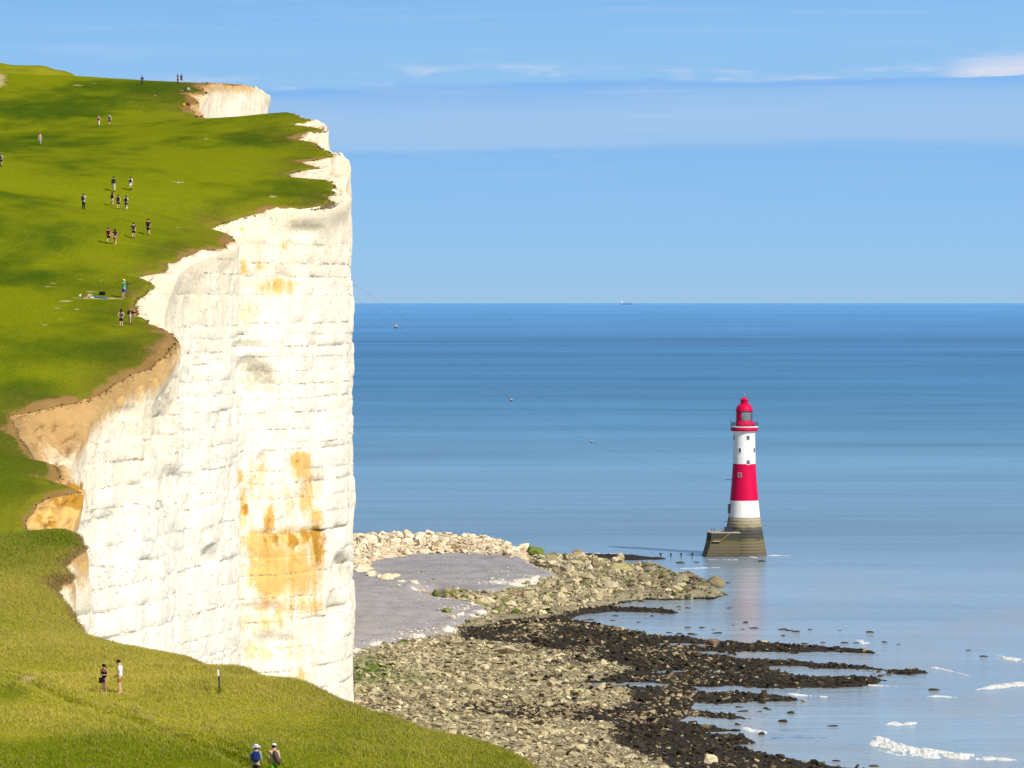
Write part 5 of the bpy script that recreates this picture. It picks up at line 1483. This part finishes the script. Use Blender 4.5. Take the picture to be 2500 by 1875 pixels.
def body_mesh(pose):
    if ('b', pose) in _cache: return _cache[('b', pose)]
    J = joints(pose); ks = list(RAD)
    vs, fs = skinned([J[k] for k in ks], [(ks.index(a), ks.index(b_)) for a, b_ in BE], [tuple(r_ * 1.12 for r_ in RAD[k]) for k in ks], ks.index('pel'), 2)
    mb = MB(); mb.add(vs, fs, True)
    hd, ht = J['hd'], J['ht']; upv = (ht - hd).normalized()
    fwd = Vector((0, 1, 0)) if pose not in ('lie',) else Vector((0, 0, 1))
    if pose == 'prone': fwd = Vector((1, 0, 0))
    fwd = (fwd - upv * fwd.dot(upv)).normalized() if abs(fwd.dot(upv)) < .95 else Vector((0, 0, -1))
    sd = upv.cross(fwd)
    c0 = (hd + ht) / 2
    mb.tube([c0 + fwd * .045 + upv * .012, c0 + fwd * .062 - upv * .008, c0 + fwd * .048 - upv * .014], [.004, .009, .004], 6)       # nose
    mb.tube([c0 + fwd * .052 - upv * .028 - sd * .012, c0 + fwd * .054 - upv * .028 + sd * .012], [.004, .004], 6)                # mouth
    for s_ in (-1, 1): mb.tube([c0 + sd * s_ * .048 + upv * .01, c0 + sd * s_ * .055 - upv * .010], [.009, .006], 6)               # ears
    for n, s_ in (('l', -1), ('r', 1)):                                                                                    # hands
        h_, w2 = J['h' + n], J['w' + n]; dv = (h_ - w2).normalized()
        sv = dv.cross(fwd); sv = (sv if sv.length > .1 else dv.cross(Vector((1, 0, 0)))).normalized(); pv = dv.cross(sv)
        for k in range(4):
            b0 = h_ + sv * (k - 1.5) * .0095; L = (.030, .036, .034, .026)[k]
            mb.tube([b0 - dv * .012, b0 + dv * L * .5, b0 + dv * L * .85 - pv * .010], [.0052, .0048, .0038], 5)
        mb.tube([w2 + sv * .010, w2 + sv * .026 + dv * .016, w2 + sv * .028 + dv * .032], [.006, .0055, .0045], 5)
    me = mb.mesh('body'); _cache[('b', pose)] = (me, c0, upv, fwd, sd)
    return _cache[('b', pose)]
def wear_mesh(pose, kind):
    key = (pose, kind)
    if key in _cache: return _cache[key]
    J = joints(pose)
    g_ = .013
    if kind in ('shirt', 'vest', 'jacket', 'tunic'):
        ks = ['pel', 'wai', 'che', 'nb', 'nk']; ed = [('pel', 'wai'), ('wai', 'che'), ('che', 'nb'), ('nb', 'nk')]
        JJ = dict(J); JJ['nk'] = J['nb'].lerp(J['nk'], .35)
        JJ['pel'] = J['pel'].lerp(J['wai'], -.22) if kind != 'tunic' else J['pel'] - (J['wai'] - J['pel']) * .9
        rr_ = {k: tuple(r_ * 1.12 + g_ for r_ in RAD[k]) for k in ks}; rr_['nk'] = (.036, .036)
        if kind == 'tunic': rr_['pel'] = (.105, .085)
        for n in 'lr':
            JJ['s' + n] = J['s' + n]; ks.append('s' + n); ed.append(('nb', 's' + n)); rr_['s' + n] = (.047, .045)
            if kind != 'vest':
                JJ['m' + n] = J['s' + n].lerp(J['e' + n], .62); ks.append('m' + n); ed.append(('s' + n, 'm' + n)); rr_['m' + n] = (.037, .037)
            if kind in ('jacket', 'tunic'):
                JJ['e' + n] = J['e' + n]; JJ['w' + n] = J['w' + n]; ks += ['e' + n, 'w' + n]; ed += [('m' + n, 'e' + n), ('e' + n, 'w' + n)]
                rr_['e' + n] = (.034, .034); rr_['w' + n] = (.027, .027)
        root = 'wai'
    else:
        ks = ['wai', 'pel']; ed = [('wai', 'pel')]; JJ = dict(J); JJ['wai'] = J['pel'].lerp(J['wai'], .45)
        rr_ = {'wai': (.086, .070), 'pel': (.098, .080)}
        for n in 'lr':
            ks.append('p' + n); ed.append(('pel', 'p' + n)); rr_['p' + n] = (.066, .068)
            JJ['q' + n] = J['p' + n].lerp(J['k' + n], .75 if kind == 'shorts' else (.42 if kind == 'hotpants' else .5)); ks.append('q' + n); ed.append(('p' + n, 'q' + n)); rr_['q' + n] = (.056, .058)
            if kind == 'trousers':
                ks += ['k' + n, 'a' + n]; ed += [('q' + n, 'k' + n), ('k' + n, 'a' + n)]; rr_['k' + n] = (.045, .046); rr_['a' + n] = (.036, .038)
        root = 'pel'
    if kind == 'skirt':
        P0, P1 = J['pel'].lerp(J['wai'], .5), (J['kl'] + J['kr']) / 2
        mid = P0.lerp(P1, .6)
        mb = MB(); mb.tube([P0, P0.lerp(mid, .4), mid], [.082, .105, .125], 14); me = mb.mesh('skirt')
    else:
        vs, fs = skinned([JJ[k] for k in ks], [(ks.index(a), ks.index(b_)) for a, b_ in ed], [rr_[k] for k in ks], ks.index(root), 2)
        mb = MB(); mb.add(vs, fs, True); me = mb.mesh(kind)
    _cache[key] = me
    return me
SLOTS = {'shirt': 'shirt', 'vest': 'vest', 'jacket': 'jacket', 'tunic': 'tunic', 'shorts': 'shorts', 'hotpants': 'shorts', 'trousers': 'trousers', 'skirt': 'skirt'}
def wear(e_, pose, kind, rgb):
    o = link(SLOTS[kind], wear_mesh(pose, kind).copy(), e_, cloth(rgb))
    return o
def person(px, py, h_, label, pose='stand', face=0.0, top=('shirt', (30, 32, 45)), bot=('shorts', (20, 20, 24)), hair=(35, 24, 18), long=False, shoes=(30, 28, 28), socks=None, hat=None, skin=None,
           pack=None, group='walkers on the headland', loc=None, up=0.0, pack_label=None, bald=False):
    w_ = onturf(px, py) if loc is None else Vector(loc)
    if w_ is None:
        print('NO HIT', px, py); return None
    e_ = empty('person', (w_.x, w_.y, w_.z - .01 + up), label, 'person', group, R(face))
    e_.scale = (h_, h_, h_)
    me, c0, upv, fwd, sd = body_mesh(pose)
    link('body', me.copy(), e_, skin or SKIN)
    if top: wear(e_, pose, *top)
    if bot: wear(e_, pose, *bot)
    J = joints(pose)
    mb = MB(); mb.ball(c0 + upv * .018 - fwd * .012, .062, 12, (1.0, 1.04, 1.04))
    if long: mb.tube([c0 - fwd * .03 + upv * .02, c0 - fwd * .05 - upv * .06, c0 - fwd * .055 - upv * .16], [.052, .058, .030], 10)
    if not bald: mb.obj('hair', cloth(hair), e_)
    for s_ in (-1, 1): MB().ball(c0 + fwd * .053 + upv * .006 + sd * s_ * .019, .0055, 6).obj('eye', cloth((25, 20, 18)), e_)
    for n in 'lr':
        a, t = J['a' + n], J['t' + n]
        if shoes:
            d_ = (t - a); d_.z = min(d_.z, 0)
            MB().tube([a + (a - t) * .25 - Vector((0, 0, .012)), a - Vector((0, 0, .006)), a.lerp(t, .6), t + (t - a) * .25], [.020, .032, .028, .014], 8).obj('shoe', cloth(shoes), e_)
        if socks: MB().tube([J['k' + n].lerp(a, .45), a], [.036, .030], 8).obj('sock', cloth(socks), e_)
    if hat:
        kind_, rgb = hat
        mb = MB(); mb.ball(c0 + upv * .034, .064, 12, (1.05, 1.1, .85))
        if kind_ == 'sun': mb.tube([c0 + upv * .018, c0 + upv * .030], [.135, .075], 18)
        elif kind_ == 'cap': mb.tube([c0 + upv * .03 + fwd * .03, c0 + upv * .022 + fwd * .12], [.05, .03], 8)
        mb.obj('hat', cloth(rgb), e_)
    if pack:
        rgb, sz = pack
        bw, bh, bd = sz
        P0 = J['che'] - fwd_of(pose) * .0
        k_ = empty('backpack', (w_.x, w_.y, w_.z + up), pack_label or 'backpack', 'backpack', 'rucksacks carried by walkers', R(face))
        k_.scale = (h_, h_, h_)
        c1 = J['che'] + Vector((0, -.105, -.035)) if pose != 'bend' else J['wai'] + Vector((-.10, -.05, .06))
        mb = MB()
        vs_, fs_ = rounded(c1, (bw, bd, bh))
        mb.add(vs_, fs_, True); mb.obj('sack', cloth(rgb), k_)
        vs_, fs_ = rounded(c1 + Vector((0, -bd * .55, -bh * .18)), (bw * .7, bd * .35, bh * .42))
        MB().add(vs_, fs_, True).obj('pocket', cloth(rgb), k_)
        for s_ in (-1, 1):
            if pose == 'bend': break
            MB().tube([c1 + Vector((bw * .33 * s_, bd * .3, bh * .42)), J['che'] + Vector((.062 * s_, -.02, .105)), J['che'] + Vector((.066 * s_, .062, .06)), J['che'] + Vector((.075 * s_, .065, -.03)), c1 + Vector((bw * .42 * s_, bd * .3, -bh * .35))], .010, 5).obj('strap', cloth(rgb), k_)
    return e_
def fwd_of(pose): return Vector((0, 1, 0))
def rounded(c, d, n=8):
    V_, F_ = [], []
    for i in range(n + 1):
        th_ = math.pi * i / n - math.pi / 2
        for j in range(12):
            ph = 2 * math.pi * j / 12
            f = lambda v, e=.45: math.copysign(abs(v) ** e, v)
            V_.append((c[0] + d[0] / 2 * f(math.cos(th_)) * f(math.cos(ph)), c[1] + d[1] / 2 * f(math.cos(th_)) * f(math.sin(ph)), c[2] + d[2] / 2 * f(math.sin(th_), .6)))
    for i in range(n):
        for j in range(12): F_.append((i * 12 + j, i * 12 + (j + 1) % 12, (i + 1) * 12 + (j + 1) % 12, (i + 1) * 12 + j))
    return V_, F_
BK = (20, 20, 24)
PK = (.17, .25, .11)
person(347, 207, 1.72, 'lone dark figure on the skyline of the far hill', 'walk', 0, ('jacket', (28, 32, 44)), ('trousers', (45, 62, 80)))
person(434, 202, 1.60, 'left person of the skyline couple, long dark hair and jeans', 'walk', 0, ('shirt', (120, 100, 108)), ('trousers', (48, 54, 74)), long=True)
person(443, 204, 1.80, 'right person of the skyline couple, navy shirt and dark shorts', 'walk2', 0, ('shirt', (50, 62, 88)), ('shorts', (14, 20, 34)))
person(446, 222, 1.70, 'grey clad person lying near the far cliff edge', 'lie', 0, ('shirt', (88, 86, 90)), ('trousers', (70, 66, 62)), pack=None)
person(459, 222, 1.68, 'person in a white shirt sitting near the far cliff edge', 'sit', -60, ('jacket', (240, 238, 238)), ('shorts', (40, 34, 36)))
person(457, 258, 1.70, 'person in dark red sitting on the far edge beside a yellow bag', 'sit', -80, ('jacket', (120, 16, 44)), ('trousers', (96, 14, 40)))
person(487, 286, 1.75, 'person in black stretched out on the crest of the near hill', 'prone', 0, ('jacket', BK), ('trousers', BK))
person(499, 285, 1.65, 'person with fair hair and white shirt sitting on the crest', 'sit', -70, ('shirt', (240, 238, 232)), ('shorts', (44, 40, 48)), hair=(190, 160, 110))
person(508, 285, 1.75, 'person in a rose pink top sitting furthest right on the crest', 'sit', 10, ('jacket', (172, 92, 118)), ('shorts', (235, 225, 210)))
person(241, 308, 1.66, 'fair haired walker in white trousers with a crimson backpack', 'walk', 0, ('shirt', (214, 190, 160)), ('trousers', (225, 212, 190)), hair=(176, 128, 78), pack=((140, 18, 58), PK), pack_label='crimson backpack on the fair haired walker in white')
person(268, 306, 1.64, 'walker in pale grey shirt and black shorts near the crest', 'walk2', 0, ('shirt', (188, 192, 200)), ('shorts', BK), hair=(190, 190, 196), pack=((46, 48, 62), PK), pack_label='slate backpack on the walker in pale grey near the crest')
person(98, 354, 1.74, 'bare chested person in light blue shorts walking downhill', 'walk', 180, None, ('shorts', (60, 176, 222)), hair=(150, 110, 70))
person(278, 468, 1.86, 'tall walker in a grey hoodie and cream trousers', 'walk', 0, ('jacket', (100, 98, 98)), ('trousers', (205, 196, 170)), pack=((42, 42, 52), (.19, .30, .13)), pack_label='charcoal backpack on the tall walker in cream trousers')
person(319, 465, 1.70, 'walker all in white with black socks', 'walk2', 0, ('shirt', (235, 235, 238)), ('shorts', (232, 228, 228)), socks=BK, shoes=BK, pack=((30, 32, 40), PK), pack_label='black backpack on the walker dressed in white')
person(204, 511, 1.78, 'person in pale blue shirt and navy trousers raising a camera', 'camera', -20, ('shirt', (176, 192, 212)), ('trousers', (20, 24, 40)), hair=(60, 44, 32), pack=((32, 36, 52), (.19, .28, .13)), pack_label='dark backpack on the person raising a camera')
person(274, 503, 1.66, 'walker in a black top and white shorts, left of a group of three', 'walk', 0, ('vest', (34, 26, 30)), ('hotpants', (224, 216, 205)), long=True, pack=((26, 20, 26), PK), pack_label='small black backpack on the walker in white shorts')
person(289, 511, 1.74, 'middle walker of the group of three, dark vest and orange straps', 'walk2', 0, ('vest', (186, 104, 62)), ('shorts', (24, 20, 28)), pack=((40, 26, 34), (.20, .30, .13)), pack_label='large maroon black rucksack on the middle walker of three')
person(308, 512, 1.68, 'right walker of the group of three, white shirt and white socks', 'walk', 0, ('shirt', (228, 224, 222)), ('shorts', (28, 32, 48)), socks=(235, 225, 205), shoes=(225, 220, 205), pack=((22, 24, 36), (.19, .30, .12)), pack_label='black backpack on the walker with white socks')
person(265, 595, 1.72, 'walker in a bright red shirt and black shorts', 'walk2', 5, ('shirt', (206, 18, 52)), ('shorts', (22, 14, 22)), pack=((44, 18, 34), PK), pack_label='dark backpack on the walker in red')
person(281, 597, 1.66, 'walker in a charcoal top with a dusty pink wrap and white shoes', 'walk', 0, ('shirt', (42, 36, 42)), ('skirt', (186, 104, 118)), long=True, shoes=(225, 215, 205))
person(326, 582, 1.70, 'walker in navy shirt and black shorts without a bag', 'walk2', 0, ('shirt', (38, 46, 68)), ('shorts', (24, 14, 18)))
person(362, 575, 1.80, 'tall walker in maroon shirt with black shorts and side bag', 'walk', 0, ('shirt', (92, 38, 40)), ('shorts', (20, 16, 18)), pack=((48, 20, 28), (.20, .26, .12)), pack_label='maroon bag on the back of the tall walker')
person(302, 728, 1.80, 'photographer in a green shirt, blue shorts and pale cap', 'tripod', -25, ('shirt', (70, 160, 122)), ('shorts', (26, 66, 186)), hat=('cap', (236, 224, 190)), shoes=(205, 170, 130))
person(213, 727, 1.70, 'person lying on the back with knees raised beside a blue mat', 'lie', 0, ('shirt', (60, 58, 56)), ('shorts', (190, 182, 190)), hat=('cap', (230, 225, 200)), shoes=(225, 230, 235))
person(296, 799, 1.66, 'person in a purple black top and black shorts, hands behind the back', 'hips', 0, ('vest', (70, 50, 66)), ('shorts', BK), long=True)
person(317, 792, 1.68, 'person bending over the edge in a dark brown top and lilac shorts', 'bend', -60, ('shirt', (48, 26, 24)), ('hotpants', (186, 176, 206)), long=True, pack=((40, 20, 26), (.15, .2, .12)), pack_label='black brown bag slung on the person bending over')
person(255, 1694, 1.56, 'near person with very long black hair looking at a phone', 'phone', 150, ('vest', (30, 24, 34)), ('hotpants', (84, 96, 112)), hair=(14, 10, 12), long=True, skin=SKIN2, shoes=(196, 150, 118))
person(293, 1694, 1.78, 'near person in a white shirt and khaki shorts looking down', 'down', 80, ('shirt', (212, 220, 236)), ('shorts', (150, 116, 48)), hair=(46, 26, 20), shoes=(222, 180, 160))
person(625, 1911, 1.74, 'nearest walker with patterned sun hat, grey top and blue backpack', 'walk', 0, ('tunic', (150, 150, 152)), ('trousers', (44, 36, 40)), hat=('sun', (196, 204, 220)), pack=((22, 42, 96), (.21, .27, .15)), pack_label='royal blue backpack on the nearest walker in a sun hat')
person(669, 1909, 1.74, 'nearest walker with black and white scarf and green trousers', 'walk2', 0, ('jacket', (196, 166, 132)), ('trousers', (96, 160, 24)), hat=('cap', (210, 206, 206)), hair=(30, 26, 28))

# loose belongings
w_ = onturf(243, 727)
if w_ is not None:
    mb = MB()
    vs_, fs_ = rounded((0, 0, .04), (.75, 1.7, .08)); mb.add(vs_, fs_, True)
    o = mb.obj('sleeping_mat', cloth((10, 112, 176)), None, tuple(w_)); tag(o, 'bright blue mat spread on the turf beside the lying person', 'mat')
    o.rotation_euler = (0.12, 0, 1.25)
w_ = onturf(250, 720)
if w_ is not None:
    e_ = empty('rucksack', tuple(w_), 'black rucksack dumped on the turf behind the blue mat', 'bag')
    vs_, fs_ = rounded((0, 0, .17), (.62, .36, .34)); MB().add(vs_, fs_, True).obj('sack', cloth((18, 20, 30)), e_)
    MB().tube([(-.15, -.2, .2), (-.1, -.27, .1), (.08, -.26, .06), (.16, -.18, .2)], .02, 5).obj('strap', cloth((18, 20, 30)), e_)
w_ = onturf(449, 258)
if w_ is not None:
    e_ = empty('yellow_bag', tuple(w_), 'small orange yellow bag beside the person in dark red', 'bag')
    vs_, fs_ = rounded((0, 0, .2), (.5, .3, .42)); MB().add(vs_, fs_, True).obj('sack', cloth((226, 160, 50)), e_)
    MB().tube([(-.1, 0, .4), (0, 0, .5), (.1, 0, .4)], .02, 5).obj('handle', cloth((226, 160, 50)), e_)
w_ = onturf(311, 729)
if w_ is not None:
    e_ = empty('tripod', tuple(w_), 'black camera tripod in front of the photographer', 'tripod')
    for a_ in (0.4, 2.5, 4.6): MB().tube([(.34 * math.cos(a_), .34 * math.sin(a_), 0), (.03 * math.cos(a_), .03 * math.sin(a_), 1.15)], .022, 6).obj('leg', iron, e_)
    MB().tube([(0, 0, 1.1), (0, 0, 1.35)], .03, 6).obj('centre_column', iron, e_)
    c_ = empty('camera', tuple(w_ + Vector((0, 0, 1.42))), 'black camera with lens on the tripod', 'camera', None, -.7)
    MB().box((0, 0, 0), (.2, .12, .15)).obj('camera_body', iron, c_)
    MB().tube([(0, .06, 0), (0, .34, -.03)], [.06, .07], 10).obj('lens', iron, c_)
w_ = onturf(246, 1694)
if w_ is not None:
    e_ = empty('shoulder_bag', (w_.x, w_.y, w_.z), 'round black bag hanging at the side of the long haired person', 'bag')
    vs_, fs_ = rounded((.02, 0, .70), (.24, .16, .30)); MB().add(vs_, fs_, True).obj('sack', cloth((18, 16, 20)), e_)
    MB().tube([(.06, 0, .82), (.14, -.05, 1.05), (.22, -.05, 1.26)], .012, 5).obj('strap', cloth((18, 16, 20)), e_)
w_ = onturf(680, 1909)
if w_ is not None:
    o = MB().tube([(-.17, -.12, 1.42), (-.12, -.2, 1.25), (-.02, -.2, 1.0), (.08, -.16, .80)], [.07, .14, .13, .04], 10).obj('shawl', cloth((84, 72, 70)), None, tuple(w_))
    tag(o, 'dark taupe shawl hanging from the shoulder of the walker in green', 'shawl')
# bicycle and rider at the left edge
w_ = onturf(2, 408)
if w_ is not None:
    b_e = empty('bicycle', tuple(w_), 'bicycle ridden away uphill, cut by the left edge', 'bicycle')
    for yy_ in (-.5, .52):
        wo = MB(); wo.tube([(0, yy_ + .33 * math.cos(t), .34 + .33 * math.sin(t)) for t in np.linspace(0, 2 * math.pi, 25)], .022, 6, False)
        wh_ = wo.obj('wheel', cloth((26, 28, 26)), b_e)
        sp = MB()
        for k in range(10): t = k * math.pi / 5; sp.tube([(0, yy_, .34), (0, yy_ + .32 * math.cos(t), .34 + .32 * math.sin(t))], .004, 4)
        sp.obj('spokes', cloth((150, 150, 150)), wh_)
    fr = MB()
    for a, c_ in (((0, -.5, .34), (0, -.05, .32)), ((0, -.05, .32), (0, -.16, .80)), ((0, -.5, .34), (0, -.14, .74)), ((0, -.14, .74), (0, .36, .78)), ((0, -.05, .32), (0, .38, .70)), ((0, .34, .86), (0, .52, .34))): fr.tube([a, c_], .018, 6)
    fr.obj('frame', cloth((60, 64, 60)), b_e)
    MB().tube([(-.28, .42, .96), (-.1, .36, .92), (.1, .36, .92), (.28, .42, .96)], .015, 6).obj('handlebar', cloth((26, 28, 26)), b_e)
    MB().box((0, -.18, .86), (.14, .26, .07)).obj('saddle', cloth((26, 28, 26)), b_e)
    person(2, 408, 1.78, 'cyclist in a pale grey jacket and black shorts at the left edge', 'cycle', 0, ('jacket', (190, 190, 196)), ('shorts', BK), hat=('cap', (130, 140, 132)), pack=((52, 56, 60), PK), pack_label='grey backpack on the cyclist', loc=(w_.x, w_.y - .2, w_.z), up=-.02)

# ------------------------------------------------------------ long grass of the near slope

n_t = 110000
cand = np.where((E_[:, 1] < 258) & (E_[:, 1] > 150))[0]
ri = cand[rng.integers(0, len(cand), n_t)]; ci = rng.integers(2, NC - 1, n_t)
gsel = (E_[ri, 1] < 258) & (E_[ri, 1] > 150)
ri, ci = ri[gsel], ci[gsel]
fr_, fc_ = rng.uniform(0, 1, len(ri)), rng.uniform(0, 1, len(ri))
ri2, ci2 = np.minimum(ri + 1, NR - 1), np.minimum(ci + 1, NC - 1)
Pb = (P[ri, ci] * ((1 - fr_) * (1 - fc_))[:, None] + P[ri2, ci] * (fr_ * (1 - fc_))[:, None] + P[ri, ci2] * ((1 - fr_) * fc_)[:, None] + P[ri2, ci2] * (fr_ * fc_)[:, None])
qx, qy = pix(Pb)
k = (qx > -60) & (qx < 1400) & (qy < 1960) & (bare[ri, ci] < .35) & (rut[ri, ci] < .5)
Pb = Pb[k]; lu_ = lush[ri, ci][k]; so_ = soil[ri, ci][k]
NB = 5
n0 = len(Pb)
cl_ = 0.35 + 0.65 * sst(fbm(Pb[:, 0] / 5, Pb[:, 1] / 5, 0, 3, 401), -.35, .35)
ht_ = (rng.uniform(.07, .26, (n0, NB)) * cl_[:, None])
bx = Pb[:, None, 0] + rng.normal(0, .13, (n0, NB)); by = Pb[:, None, 1] + rng.normal(0, .15, (n0, NB)); bz = np.repeat(Pb[:, None, 2], NB, 1) - .03
lx, ly = rng.normal(-.04, .11, (n0, NB)), rng.normal(0, .09, (n0, NB))
wd_ = rng.uniform(.012, .026, (n0, NB)); aa = rng.uniform(0, math.pi, (n0, NB))
v0 = np.stack([bx - wd_ * np.cos(aa), by - wd_ * np.sin(aa), bz], -1); v1_ = np.stack([bx + wd_ * np.cos(aa), by + wd_ * np.sin(aa), bz], -1); v2_ = np.stack([bx + lx, by + ly, bz + ht_ + .03], -1)
GV = np.stack([v0, v1_, v2_], 2).reshape(-1, 3)
gm = mesh_np('long_grass', GV, np.arange(len(GV)).reshape(-1, 3), False)
t_ = np.clip(rng.uniform(0, 1, (n0, NB)) * .55 + (.75 - lu_[:, None]) * 1.1, 0, 1)[..., None]
gc = np.array([.19, .240, .008]) * (1 - t_) + np.array([.55, .46, .08]) * t_
sd_ = (rng.uniform(0, 1, (n0, NB)) < .10)[..., None]
gc = np.where(sd_, np.array([.42, .32, .13]), gc)
sw = np.clip(so_, 0, 1)[:, None, None]
gc = gc * (1 - sw) + np.array([.34, .24, .09]) * sw
cattr(gm, 'rgb', np.repeat(gc.reshape(-1, 3), 3, 0))
m, q, b = mat_new('grass_blades')
q.put(b.inputs['Base Color'], q.attr('rgb', True)); b.inputs['Roughness'].default_value = .7; b.inputs['Specular IOR Level'].default_value = .1
tr = q.n.new('ShaderNodeBsdfTranslucent'); q.put(tr.inputs[0], q.attr('rgb', True))
mx = q.n.new('ShaderNodeMixShader'); mx.inputs[0].default_value = .3
q.l.new(b.outputs[0], mx.inputs[1]); q.l.new(tr.outputs[0], mx.inputs[2]); q.l.new(mx.outputs[0], q.n['Material Output'].inputs[0])
tag(link('long_grass', gm, mat=m), 'long seeding grass covering the near slope', kind='stuff')
